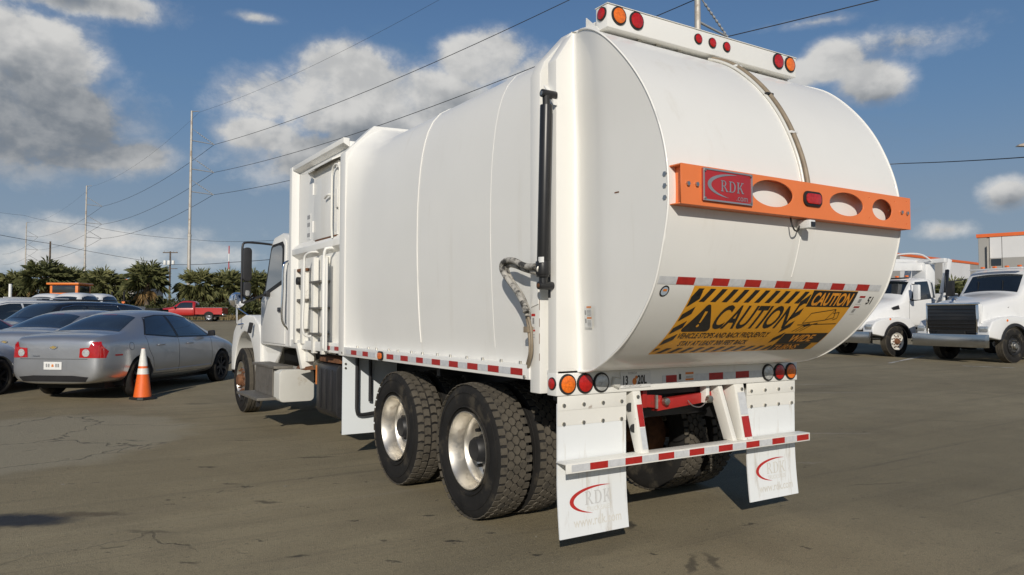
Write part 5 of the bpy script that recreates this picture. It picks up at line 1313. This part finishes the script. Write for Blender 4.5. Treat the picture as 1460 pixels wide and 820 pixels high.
# ================================================================== white work trucks on the right
def make_work_truck(kind):
    r=empty('work_truck')
    cw=M['carwhite']
    if kind=='A':
        rows=[(-2.2,1.0,.90,1.02,1.1,1.5,1.03,1.92,.90,2.60,.05),(-2.1,.95,.95,1.05,1.06,1.5,1.05,1.94,.95,2.68,.06),(-1.4,.95,.95,1.05,1.06,1.5,1.05,1.94,.95,2.72,.07),(-1.05,.95,.95,1.05,1.06,1.5,1.05,1.93,.94,2.66,.07),(-.55,.95,.95,1.04,1.06,1.5,1.03,1.90,.96,2.0,.06),
          (-.40,.95,.92,1.02,1.06,1.48,1.0,1.82,.86,1.92,.10),(.4,.95,.80,.95,1.05,1.40,.88,1.62,.66,1.76,.10),(1.0,.90,.72,.86,1.0,1.30,.78,1.46,.56,1.58,.08),(1.18,.85,.6,.72,.95,1.2,.66,1.36,.46,1.46,.05)]
    else:
        rows=[(-2.3,1.05,.95,1.06,1.15,1.6,1.07,2.05,.95,2.80,.05),(-2.2,1.0,1.0,1.10,1.1,1.6,1.09,2.08,1.0,2.88,.06),(-1.4,1.0,1.0,1.10,1.1,1.6,1.09,2.08,1.0,2.92,.07),(-1.1,1.0,1.0,1.10,1.1,1.6,1.09,2.07,.99,2.86,.07),(-.65,1.0,1.0,1.09,1.1,1.6,1.08,2.02,1.0,2.10,.06),
          (-.48,1.0,.96,1.06,1.1,1.55,1.02,1.94,.92,2.04,.09),(.4,.98,.88,1.0,1.05,1.5,.94,1.80,.80,1.92,.08),(.98,.95,.82,.95,1.0,1.45,.88,1.72,.74,1.80,.06),(1.08,.92,.78,.90,1.0,1.42,.84,1.66,.70,1.74,.04)]
    body,bv=car_shell('cab_body',rows,cw,r,2,hard=((None,4,.35),(None,5,.45),((7,),1,.5)))
    z0=rows[2][7]; zt=rows[2][9]
    for d in'LR':
        sg=-1 if d=='L' else 1
        patch('side_window',M['glass'],r,bv,[(-1.86,z0+.06),(-.86,z0-.04),(-.92,z0+.16),(-1.16,zt-.14),(-1.78,zt-.10)],d,.006,.1)
        patch('corner_window',M['glass'],r,bv,[(-2.06,z0+.10),(-1.95,z0+.09),(-1.95,zt-.12),(-2.03,zt-.16)],d,.006,.1)
        for pts in([(-1.92,1.06),(-1.92,zt-.08)],[(-.75,1.06),(-.78,z0-.04)],[(-1.92,1.06),(-.75,1.06)]): seam('door_gap',M['grom'],r,bv,pts,d,.006)
        MB().box(min(sg*1.05,sg*1.08),max(sg*1.05,sg*1.08),-1.85,-1.68,1.35,1.42).build('door_handle',M['plastic'],r,bev=.01)
        # mirror
        mx=sg*1.38; mm=M['carwhite'] if kind=='A' else M['plastic']
        MB().box(mx-.11,mx+.11,-.78,-.66,z0+.0,z0+.52).build('door_mirror',mm,r,bev=.04)
        MB().tube([(sg*1.02,-.85,z0+.02),(mx,-.72,z0+.06)],.025,8).build('mirror_arm',M['plastic'],r)
        MB().tube([(sg*1.0,-.95,z0+.56),(mx,-.72,z0+.50)],.018,8).build('mirror_arm',M['plastic'],r)
        # fender around the wheel
        R=.66; arc=[(R*math.cos(R_(a)),.52+R*math.sin(R_(a))) for a in range(15,172,12)]
        top=1.32 if kind=='A' else 1.38
        outl=[(-.92,.75),(-.86,1.05),(-.6,top-.02),(0,top+.04),(.6,top-.02),(1.0,top-.12),(1.16,1.0),(1.17,.78)]+arc
        MB().prism([(sg*1.20,a,b) for a,b in outl],(-sg*.42,0,0)).build('fender',cw,r,bev=.05,seg=3)
        ar=[(R*1.02*math.cos(R_(a)),.52+R*1.02*math.sin(R_(a))) for a in range(12,172,10)]; ar2=[(R*.9*math.cos(R_(a)),.52+R*.9*math.sin(R_(a))) for a in range(171,11,-10)]
        MB().prism([(sg*1.225,a,b) for a,b in ar+ar2],(-sg*.12,0,0)).build('arch_trim',M['plastic'],r)
        MB().box(min(sg*.90,sg*1.16),max(sg*.90,sg*1.16),1.10,1.188,.93,1.11).build('headlight',M['headlamp'],r,bev=.03)
        MB().cyl((sg*1.195,.35,1.28),(sg*1.215,.35,1.28),.035,n=12).build('marker_light',M['lamb'],r)
        MB().prism([(sg*.985,-.35,1.62),(sg*.985,-.05,1.60),(sg*.985,.02,1.68),(sg*.985,-.30,1.76)],(sg*.02,0,0)).build('hood_vent',M['plastic'],r)
        MB().box(min(sg*.75,sg*1.15),max(sg*.75,sg*1.15),-2.1,-.95,.62,.92).build('side_tank',M['alu'],r,bev=.08)
        MB().box(min(sg*.9,sg*1.15),max(sg*.9,sg*1.15),-1.9,-1.0,.50,.55).build('cab_step',M['step'],r)
    patch('windshield',M['glass'],r,bv,[(-.88,-.62),(.88,-.62),(.82,-1.02),(-.82,-1.02)],'T',.006,.1)
    MB().box(-.85,.85,-1.02,-.90,zt-.02,zt+.03).build('sun_visor',M['blackg'] if kind=='A' else cw,r,bev=.02)
    for x in(-.6,-.2,.2,.6): MB().box(x-.05,x+.05,-1.25,-1.15,zt+.05,zt+.11).build('roof_light',M['lamb'],r,bev=.02)
    for x in(-.45,.35): MB().tube([(x,-.57,z0+.02),(x+.1,-.74,z0+.30),(x+.16,-.84,z0+.46)],.012,5).build('wiper',M['grom'],r)
    MB().cyl((.0,1.0,rows[-2][9]+.09),(.0,1.06,rows[-2][9]+.12),.05,n=12).build('hood_emblem',M['chrome'],r)
    MB().box(-1.22,1.22,1.19,1.36,.47,.86).build('front_bumper',mat('brushed_bumper',(.55,.55,.55),.16,1,.05,5),r,bev=.02)
    if kind=='A':
        MB().box(-.46,.46,1.14,1.20,.86,1.42).build('grille',M['blackg'],r,bev=.03)
        MB().box(-.22,.06,1.355,1.37,.60,.74).build('number_plate',M['label'],r)
        for x in(-.40,-.2,0,.2,.4): MB().box(x-.01,x+.01,1.195,1.21,.9,1.38).build('grille_bar',M['chrome'],r)
    else:
        MB().box(-.80,.80,1.06,1.14,.88,1.74).build('grille',M['blackg'],r,bev=.02)
        for k in range(7): MB().box(-.76,.76,1.135,1.165,.95+.11*k,.975+.11*k).build('grille_bar',M['plastic'],r)
        for b in((-.86,-.80,.86,1.76),(.80,.86,.86,1.76),(-.86,.86,1.74,1.82)): MB().box(b[0],b[1],1.04,1.17,b[2],b[3]).build('grille_surround',M['chrome'],r,bev=.02)
        MB().box(-.9,.9,.98,1.08,1.2,1.78).build('hood_nose',cw,r,bev=.03)
    ch=MB().box(-.45,.45,-7.5,1.2,.62,.95).build('chassis_frame',M['under'],r)
    wm='whitewheel' if kind=='A' else 'blacksteel'
    w=make_wheel('wheel',R=.52,style='rib',deep=False,kindrim=wm,lug='rust' if kind=='A' else 'steel'); spots=[(-1.04,0),(1.04,0)]
    for i,(x,y) in enumerate(spots+[(-.95,-5.2),(.95,-5.2),(-.95,-6.5),(.95,-6.5)]):
        c=w if i==0 else copy_tree(w); c.parent=r; c.location=(x,y,.52); c.rotation_euler=(i*.4,0,math.pi if x<0 else 0)
    if kind=='A':
        MB().box(-1.2,1.2,-7.6,-3.3,1.0,1.7).build('cargo_body',cw,r,bev=.04)
        MB().box(-1.15,1.15,-3.1,-2.6,1.05,2.2).build('equipment_box',cw,r,bev=.04)
        MB().box(-.30,.30,-3.05,-2.55,2.2,3.3).build('crane_column',cw,r,bev=.06)
        MB().bar((0,-2.9,3.22),(0,.6,3.10),.30,.30).build('crane_boom',cw,r,bev=.03)
        MB().bar((.3,-2.9,3.42),(.3,.3,3.36),.20,.18).build('crane_boom',cw,r,bev=.03)
        for x in(-.8,.8): MB().bar((x,-2.75,2.2),(x,-3.1,3.45),.14,.2,(0,1,0)).build('mast_arm',cw,r,bev=.02)
        MB().bar((-.9,-2.8,3.4),(.9,-2.8,3.4),.16,.16).build('mast_head',cw,r,bev=.02)
        MB().bar((-1.0,-2.75,3.05),(-1.12,-2.45,1.95),.12,.09,(0,1,0)).build('lift_arm',M['blackg'],r,bev=.02)
        MB().bar((-1.08,-2.50,2.20),(-1.15,-2.25,1.70),.09,.09,(0,1,0)).build('lift_rod',M['label'],r,bev=.02)
        MB().tube(sect([(-.4,-2.9,3.3),(-.4,-2.2,3.62),(-.4,-1.2,3.60),(-.4,-.5,3.42)],16),.03,8).build('boom_hose',cw,r)
    else:
        MB().box(-1.22,1.22,-7.6,-2.7,1.0,1.3).build('flat_body',cw,r,bev=.03)
        MB().box(-1.15,1.15,-7.4,-2.8,1.3,2.6).build('cargo_body',cw,r,bev=.05)
    return r
hT=Vector((-.985,.17,0)).normalized(); rT=Vector((hT.y,-hT.x,0))
for kind,(u,v),lab in (('A',(1275,508.5),'white conventional truck with white wheels and a crane boom behind its cab'),('B',(1441,517.5),'white truck with tall black grille and wide chrome bumper')):
    t_=make_work_truck(kind); gp=ground_at(u,v); c=gp+rT*1.04
    t_.location=(c.x,c.y,gp.z); t_.rotation_euler=(0,0,rz_of(hT)); tag(t_,lab,'truck')

# ================================================================== palms, shrubs
def leafmat(name,c1,c2,rough=.6):
    m=bpy.data.materials.new(name); m.use_nodes=True; t=NT(m.node_tree); b=m.node_tree.nodes['Principled BSDF']
    pos=t.n('ShaderNodeNewGeometry').outputs['Position']; oi=t.n('ShaderNodeObjectInfo').outputs['Random']
    n=t.noise(pos,1.7,4,.7); n2=t.noise(pos,9,2,.6)
    f=t.math('ADD',t.mr(n,.3,.7),t.math('MULTIPLY_ADD',oi,.5,-.25)); f=t.math('ADD',f,t.math('MULTIPLY_ADD',n2,.8,-.4),clamp=True)
    t.link(t.mix(f,c1,c2),b.inputs['Base Color']); b.inputs['Roughness'].default_value=rough; b.inputs['Specular IOR Level'].default_value=.3
    return m
M['palm']=leafmat('palm_leaf',(.056,.068,.026),(.200,.198,.080)); M['deadpalm']=leafmat('dead_palm_frond',(.13,.085,.035),(.27,.17,.07),.8)
M['bush']=leafmat('shrub_leaf',(.036,.048,.017),(.120,.122,.044)); M['bark']=mat('palm_trunk_bark',(.16,.12,.085),.9,0,.3,5,bump=.6,bscale=12)
M['pale_bark']=mat('pale_palm_boots',(.36,.27,.18),.9,0,.3,6,bump=.6,bscale=14)
def frond(mb,o,d,L,Rf,rnd,droop):
    d=d.normalized(); up=Vector((0,0,1)); side=d.cross(up)
    if side.length<.05: side=Vector((1,0,0))
    side.normalize(); nrm=side.cross(d).normalized()
    p1=o+d*L*.6; tip=o+d*L+Vector((0,0,-droop*L*.25))
    mb.add([o-side*.02,o+side*.02,tip+side*.012,tip-side*.012],[(0,1,2,3)])
    n=13
    for i in range(n):
        a=R_(-115+230*i/(n-1)+rnd.uniform(-5,5)); r=Rf*(1-.28*abs(i/(n-1)-.5)*2)*rnd.uniform(.85,1.1)
        v=(d*math.cos(a)+side*math.sin(a)+nrm*rnd.uniform(-.05,.22)).normalized()
        w=v.cross(nrm).normalized()*.045*Rf/.9
        mid=tip+v*r*.55; end=tip+v*r+Vector((0,0,-droop*r*rnd.uniform(.25,.6)))
        mb.add([tip,mid+w,end,mid-w],[(0,1,2),(0,2,3)])
def make_palm(seed,H,crown=1.0,skirt=True):
    rnd=random.Random(seed); r=empty('palm_tree')
    lean=Vector((rnd.uniform(-.2,.2),rnd.uniform(-.2,.2),0)); pts=[];rs=[]
    for i in range(9):
        t=i/8; pts.append(Vector((lean.x*t*t,lean.y*t*t,H*t))); rs.append(.24-.05*t+(.06 if i in(0,) else 0))
    tr=MB().tube(pts,rs,10); o=pts[-1]
    tr.build('trunk',M['bark'],r,smooth=60)
    bo=MB()
    for i in range(46):   # old leaf bases
        z=rnd.uniform(.45,1.0)*H; a=rnd.uniform(0,6.28); p=Vector((lean.x*(z/H)**2+.19*math.cos(a),lean.y*(z/H)**2+.19*math.sin(a),z)); e=p+Vector((.13*math.cos(a),.13*math.sin(a),.26))
        bo.tube([p,e],[.055,.02],4)
    bo.build('leaf_bases',M['pale_bark'],r,kind='stuff')
    cr=MB()
    for i in range(84):
        el=math.asin(rnd.uniform(-.45,.99)); a=rnd.uniform(0,6.28)
        d=Vector((math.cos(el)*math.cos(a),math.cos(el)*math.sin(a),math.sin(el)))
        frond(cr,o+d*.1,d,rnd.uniform(.65,1.05)*crown,rnd.uniform(.75,1.0)*crown,rnd,.55+.5*(el<.2))
    cr.build('crown',M['palm'],r)
    if skirt:
        sk=MB()
        for i in range(11):
            el=rnd.uniform(-1.35,-.8); a=rnd.uniform(0,6.28); d=Vector((math.cos(el)*math.cos(a),math.cos(el)*math.sin(a),math.sin(el)))
            frond(sk,o-Vector((0,0,.15)),d,rnd.uniform(.8,1.2)*crown,rnd.uniform(.5,.7)*crown,rnd,.6)
        sk.build('dead_fronds',M['deadpalm'],r)
    return r
def make_bush(seed,sx,sz,n=1500):
    rnd=random.Random(seed); r=empty('shrub'); cr=MB()
    lob=[(Vector((rnd.uniform(-.75,.75)*sx,rnd.uniform(-.4,.4)*sx,rnd.uniform(.30,.72)*sz)),rnd.uniform(.28,.5)) for _ in range(13)]
    for i in range(n):
        c,q=rnd.choice(lob); v=Vector((rnd.gauss(0,1),rnd.gauss(0,1),rnd.gauss(0,1))).normalized()*rnd.uniform(.55,1.05)
        p=c+Vector((v.x*q*sx,v.y*q*sx,v.z*q*sz*.9))
        if p.z<.02: p.z=rnd.uniform(.02,.4)
        s=rnd.uniform(.07,.17); n_=Vector((rnd.gauss(0,1),rnd.gauss(0,1),rnd.gauss(0,1)+.5)).normalized(); u=n_.orthogonal().normalized(); w=n_.cross(u)
        cr.add([p-u*s*1.5,p+w*s*.7,p+u*s*1.5,p-w*s*.7],[(0,1,2,3)])
    cr.build('crown',M['bush'],r)
    st=MB()
    for i in range(7):
        c,_=lob[i]; st.tube([Vector((c.x*.25,c.y*.25,0)),Vector((c.x*.6,c.y*.6,c.z*.5)),c],[.06,.045,.02],5)
    st.build('trunk',M['bark'],r)
    return r
def zt_of(v,D): return CZ+(451.6-v)/FPX*D
PV=[make_palm(11,3.4,1.3),make_palm(12,3.9,1.35),make_palm(13,3.0,1.3)]
used=[False]*3
palms=[(-25,376,84,0,'palm tree at the far end of the row by the white post'),(20,376,86,2,'dense palm tree behind the white van roof'),(62,363,80,1,'largest palm tree, standing left of the orange machine'),(101,372,84,0,'palm tree just behind the orange machine'),(150,373,82,2,'palm tree between the orange machine and the black trailer'),
       (209,365,80,1,'palm tree with pale trunk and hanging dead fronds behind the black trailer'),(281,375,84,0,'palm tree rising behind the cab of the red pickup'),(320,374,86,2,'palm tree rising behind the tailgate of the red pickup'),(364,380,88,1,'palm tree beside the mirror of the garbage truck'),(395,384,90,0,'palm tree half hidden behind the garbage truck cab'),(128,388,92,0,'small palm tree in the gap right of the orange machine')]
palms+=[(u,v,90,(u//7)%3,'palm tree in the stretch of the row hidden behind the garbage truck') for u,v in ((470,372),(560,380),(640,368),(760,376),(880,370),(980,379),(1090,372))]
for (u,v,D,k,lab) in palms:
    o=PV[k] if not used[k] else copy_tree(PV[k]); used[k]=True
    p=atdepth(u,450,D); g=ground_z(p.x,p.y); H=(3.4,3.9,3.0)[k]+2.25
    sc=(zt_of(v,D)-g)/H; o.location=(p.x,p.y,g); o.scale=(sc,sc,sc); o.rotation_euler=(0,0,random.uniform(0,6.28)); tag(o,lab,'palm tree','palm trees along the edge of the yard')
rp=copy_tree(PV[2]); p=atdepth(1355,450,44); g=ground_z(p.x,p.y); sc=(zt_of(384,44)-g)/5.2; rp.location=(p.x,p.y,g); rp.scale=(sc*1.1,sc*1.1,sc); tag(rp,'palm tree between the two white work trucks','palm tree')
rp2=copy_tree(PV[0]); p=atdepth(1378,450,50); g=ground_z(p.x,p.y); sc=(zt_of(390,50)-g)/5.6; rp2.location=(p.x,p.y,g); rp2.scale=(sc,sc,sc); tag(rp2,'smaller palm tree in front of the pale warehouse wall','palm tree')
BV=[make_bush(21,2.4,3.2),make_bush(22,2.6,3.8),make_bush(23,2.0,2.8)]
ub=[False]*3; rb=random.Random(5)
k=0
for row,(D0,u0,u1,st) in enumerate(((90,-60,1180,27),(79,95,430,26))):
    u=u0
    while u<u1:
        i=k%3; o=BV[i] if not ub[i] else copy_tree(BV[i]); ub[i]=True; k+=1
        D=D0+rb.uniform(-3,3); p=atdepth(u+rb.uniform(-6,6),450,D); g=ground_z(p.x,p.y); hgt=((zt_of(419,D)-g) if row==0 else (zt_of(426,D)-g))*rb.uniform(.85,1.15)
        if row==1 and (u<235): hgt*=.72
        sc=hgt/((3.2,3.8,2.8)[i]); o.location=(p.x,p.y,g-.05); o.scale=(sc*1.15,sc*1.15,sc); o.rotation_euler=(0,0,rb.uniform(0,6.28))
        tag(o,'dense dark green shrub in the tall back row of the hedge' if row==0 else 'lower leafy shrub in the front row of the hedge','shrub','shrubs of the back hedge row' if row==0 else 'shrubs of the front hedge row')
        u+=st
# dry weeds at the foot of the hedge
dw=MB(); rw=random.Random(9)
for i in range(2600):
    u=rw.uniform(120,420); D=rw.uniform(73,77); p=atdepth(u,450,D); g=ground_z(p.x,p.y); h=rw.uniform(.15,.65)
    a=rw.uniform(0,6.28); q=Vector((math.cos(a),math.sin(a),0))*.05; e=Vector((rw.uniform(-.25,.25),rw.uniform(-.25,.25),h))
    b=Vector((p.x,p.y,g)); dw.add([b-q,b+q,b+e],[(0,1,2)])
tag(dw.build('weeds',leafmat('dry_weed',(.12,.10,.045),(.26,.19,.09),.9),recalc=False),'dry brown weeds along the foot of the hedge','weeds',kind='stuff')

# ================================================================== power line
M['galv']=mat('galvanised_pole',(.50,.47,.42),.55,.3,.1,1.5,dirt=(.30,.19,.10),dirt_amt=.5,dirt_scale=1.2,dirt_thr=.52); M['wood']=mat('weathered_pole_wood',(.12,.09,.065),.9,0,.3,3); M['wire']=mat('cable',(.05,.05,.055),.6,.3)
M['insul']=mat('grey_insulator',(.36,.37,.38),.5)
def wpos(u,D): p=atdepth(u,450,D); return Vector((p.x,p.y,0))
PB_=[wpos(998,42),wpos(268,100.5),wpos(119,159),wpos(34,222)]
RIGHT=-LEFT; ARMD=(RIGHT*.74+FWD*.67).normalized()
ZA=[25.4,21.5,18.4]; ends=[[],[],[]]
plab=['steel transmission pole rising behind the garbage truck roof','tall steel transmission pole with three arms beside the garbage truck','middle steel transmission pole of the distant line','farthest and smallest steel transmission pole']
for i,b in enumerate(PB_):
    g=ground_z(b.x,b.y); r=empty('transmission_pole',(b.x,b.y,g),0,plab[i],'utility pole','steel transmission poles')
    s=MB(); s.cyl((0,0,-.2),(0,0,11),.26,.23,14); s.build('pole_shaft',M['galv'],r,smooth=40); MB().cyl((0,0,11),(0,0,29.5-g),.20,.13,14).build('pole_shaft',M['galv'],r,smooth=40)
    MB().cyl((0,0,10.8),(0,0,11.1),.26,.26,14).build('pole_flange',M['galv'],r)
    top=Vector((0,0,29.4-g)); MB().tube([top,top+ARMD*1.0+Vector((0,0,.25))],[.07,.04],6).build('shield_arm',M['galv'],r)
    for k,z in enumerate(ZA):
        e=ARMD*(3.1)+Vector((0,0,z-g-.05)); a=Vector((0,0,z-g+.05)); 
        arm=MB().tube([a,e],[.075,.055],8).build('insulator_arm',M['insul'],r)
        b0=Vector((0,0,z-g+1.7)); n=22; pts=[b0.lerp(e,t/n) for t in range(n+1)]
        ins=MB().tube(pts,[.035 if (j<6 or j%2) else .085 for j in range(n+1)],8).build('brace_insulator',M['insul'],arm)
        ends[k].append(Vector((b.x,b.y,g))+e)
def wire(name,pts,sag,r,label,group=None):
    P=[]
    for a,b in zip(pts,pts[1:]):
        for i in range(24):
            t=i/24; P.append(a.lerp(b,t)-Vector((0,0,4*sag*t*(1-t))))
    P.append(pts[-1]); return tag(MB().tube(P,r,6).build(name,M['wire'],smooth=60),label,'cable',group)
nxt=PB_[0]+(PB_[0]-PB_[1])
nm=['topmost','middle','lowest']
for k in range(3):
    e=ends[k]; far=e[-1]+(e[-1]-e[-2]); near=e[0]+(e[0]-e[1])
    wire('power_line',[near]+e+[far],1.3,.028,nm[k]+' conductor of the steel pole line crossing the sky behind the truck','conductors of the steel pole line')
tops=[Vector((b.x,b.y,29.5))+ARMD for b in PB_]
wire('power_line',[tops[0]+(tops[0]-tops[1])]+tops,1.6,.012,'thin shield wire joining the tops of the steel poles')
# small wooden poles behind the trees
for (u,vt,D,lab,tf) in ((69,345,118,'short dark wooden pole above the largest palm',0),(241,359,120,'wooden pole with crossarm and three white transformers',1)):
    b=wpos(u,D); g=ground_z(b.x,b.y); zt=zt_of(vt,D)-g; r=empty('wooden_pole',(b.x,b.y,g),0,lab,'utility pole')
    MB().cyl((0,0,-.2),(0,0,zt),.18,.12,10).build('pole_shaft',M['wood'],r,smooth=40)
    if tf:
        MB().bar(RIGHT*-1.2+Vector((0,0,zt-.2)),RIGHT*1.2+Vector((0,0,zt-.2)),.12,.14).build('crossarm',M['wood'],r)
        MB().bar(RIGHT*-.3+Vector((0,0,zt-2.8)),RIGHT*1.2+Vector((0,0,zt-2.8)),.08,.1).build('crossarm',M['wood'],r)
        for x in(-.75,-.1,.6): MB().cyl(RIGHT*x-FWD*.25+Vector((0,0,zt-2.2)),RIGHT*x-FWD*.25+Vector((0,0,zt-1.5)),.24,n=14).build('transformer',M['label'],r,bev=.04)
        for x in(-1.0,-.4,.5,1.0): MB().cyl(RIGHT*x+Vector((0,0,zt-.13)),RIGHT*x+Vector((0,0,zt+.12)),.05,n=8).build('insulator',M['insul'],r)
wire('service_wire',[atdepth(-80,318,88),atdepth(69,347,118),atdepth(241,377,120),atdepth(330,374,95),atdepth(520,355,70)],.15,.035,'dark wire passing over the palm tops from pole to pole')
wire('service_wire',[atdepth(-60,290,200),atdepth(34,307,222),atdepth(119,320,159),atdepth(268,341,140),atdepth(420,340,120)],.5,.03,'faint thin wire low in the sky beside the distant poles')
# red and white mast, white marker post
b=wpos(325,210); g=ground_z(b.x,b.y); r=empty('radio_mast',(b.x,b.y,g),0,'thin red and white banded mast far behind the palms','mast')
zt=zt_of(351,210)-g
for i in range(9): MB().cyl((0,0,zt*i/9),(0,0,zt*(i+1)/9),.15,n=8).build('mast_section',M['carred' if i%2==0 else 'label'],r)
b=wpos(13.5,40); g=ground_z(b.x,b.y); tag(MB().cyl((b.x,b.y,g-.1),(b.x,b.y,zt_of(406,40)),.085,.08,10).build('marker_post',M['label'],bev=.02),'plain white upright post in front of the palms','post')
# lamp post on the right edge
hp=atdepth(1449,209,26); b=wpos(1530,26.5); g=ground_z(b.x,b.y); r=empty('lamp_post',(b.x,b.y,g),0,'yard lamp post with its lamp head reaching in above the warehouses','street lamp')
MB().cyl((0,0,0),(0,0,hp.z+.1-g),.11,.07,12).build('lamp_pole',M['galv'],r,smooth=40)
L0=Vector((b.x,b.y,g)); a=Vector((0,0,hp.z+.05-g)); e=hp-L0
MB().tube([a,e+RIGHT*.3+Vector((0,0,.08))],.04,8).build('lamp_arm',M['galv'],r)
MB().hexa([e+RIGHT*.45+FWD*.12,e+RIGHT*.45-FWD*.12,e-FWD*.10,e+FWD*.10],[e+RIGHT*.40+FWD*.08+Vector((0,0,.15)),e+RIGHT*.40-FWD*.08+Vector((0,0,.15)),e+RIGHT*.08-FWD*.06+Vector((0,0,.07)),e+RIGHT*.08+FWD*.06+Vector((0,0,.07))]).build('lamp_head',M['galv'],r,bev=.02)
wire('service_wire',[Vector((PB_[0].x,PB_[0].y,zt_of(243,42))),atdepth(1290,233,38),atdepth(1530,219,27)],.05,.022,'single wire running from the near steel pole to the lamp post')

# ================================================================== warehouses
M['wallw']=mat('white_concrete_panel',(.66,.66,.66),.8,0,.05,.3); M['wallg']=mat('grey_concrete_panel',(.34,.33,.31),.8,0,.06,.3); M['coping']=mat('orange_coping',(.72,.14,.03),.6)
def warehouse(name,A,B,ztop,depth,bands,label,gsplit=None):
    A=Vector((A.x,A.y,0)); B=Vector((B.x,B.y,0)); d=(B-A); L=d.length; d.normalize(); n=Vector((-d.y,d.x,0))
    if n.dot(FWD)<0: n=-n
    g=min(ground_z(A.x,A.y),ground_z(B.x,B.y))-.2
    r=empty(name,(A.x,A.y,g)); tag(r,label,'building')
    P=lambda s,o,z: d*s+n*o+Vector((0,0,z-g))
    def bx(nm,s0,s1,o0,o1,z0,z1,m,par=r): return MB().hexa([P(s0,o0,z0),P(s1,o0,z0),P(s1,o1,z0),P(s0,o1,z0)],[P(s0,o0,z1),P(s1,o0,z1),P(s1,o1,z1),P(s0,o1,z1)]).build(nm,m,par)
    bx('wall',0,L,0,depth,g,ztop-.05,M['wallg'])
    bx('coping',-.15,L+.15,-.2,depth+.2,ztop-.05,ztop+.30,M['coping'])
    s=0
    for (s0,s1,z0,z1,m) in bands: bx('wall_panel',s0*L+.03,s1*L-.03,-.10,-.002,z0,z1,M[m])
    return r,bx,L
g0=ground_z(*wpos(1395,118).to_2d())
A,B=wpos(1170,88),wpos(1396,118.5)
r,bx,L=warehouse('warehouse',A,B,9.95,30,[(i/14,(i+1)/14,1.5,9.9,'wallg' if i%4==1 else 'wallw') for i in range(14)],'long white and grey warehouse with orange roof edge behind the crane truck')
for s in(.55,.70,.82,.92): bx('window',s*L,s*L+2.2,-.16,-.09,5.6,6.5,M['glass'])
A,B=wpos(1397,78),wpos(1640,69)
r,bx,L=warehouse('warehouse',A,B,9.95,32,[(0,.06,1.3,9.9,'wallg'),(.075,.155,7.7,9.9,'wallw'),(.155,.30,7.7,9.9,'wallw'),(.30,.6,7.7,9.9,'wallw'),(.6,1,7.7,9.9,'wallw'),(.075,.155,1.3,7.7,'wallg'),(.155,.30,1.3,7.7,'wallg'),(.30,.6,1.3,7.7,'wallw'),(.6,1,1.3,7.7,'wallg')],'tall nearer warehouse with white upper panels and a downpipe at its corner')
bx('downpipe',.062*L,.070*L,-.45,-.12,1.3,9.0,M['galv']); bx('window',.085*L,.150*L,-.17,-.09,6.9,7.6,M['glass'])
A,B=wpos(160,150),wpos(192,150)
r,bx,L=warehouse('warehouse',A,B,zt_of(401,150),12,[(.05,.95,1.5,zt_of(406,150),'wallg')],'low grey building glimpsed through the gap in the palms')
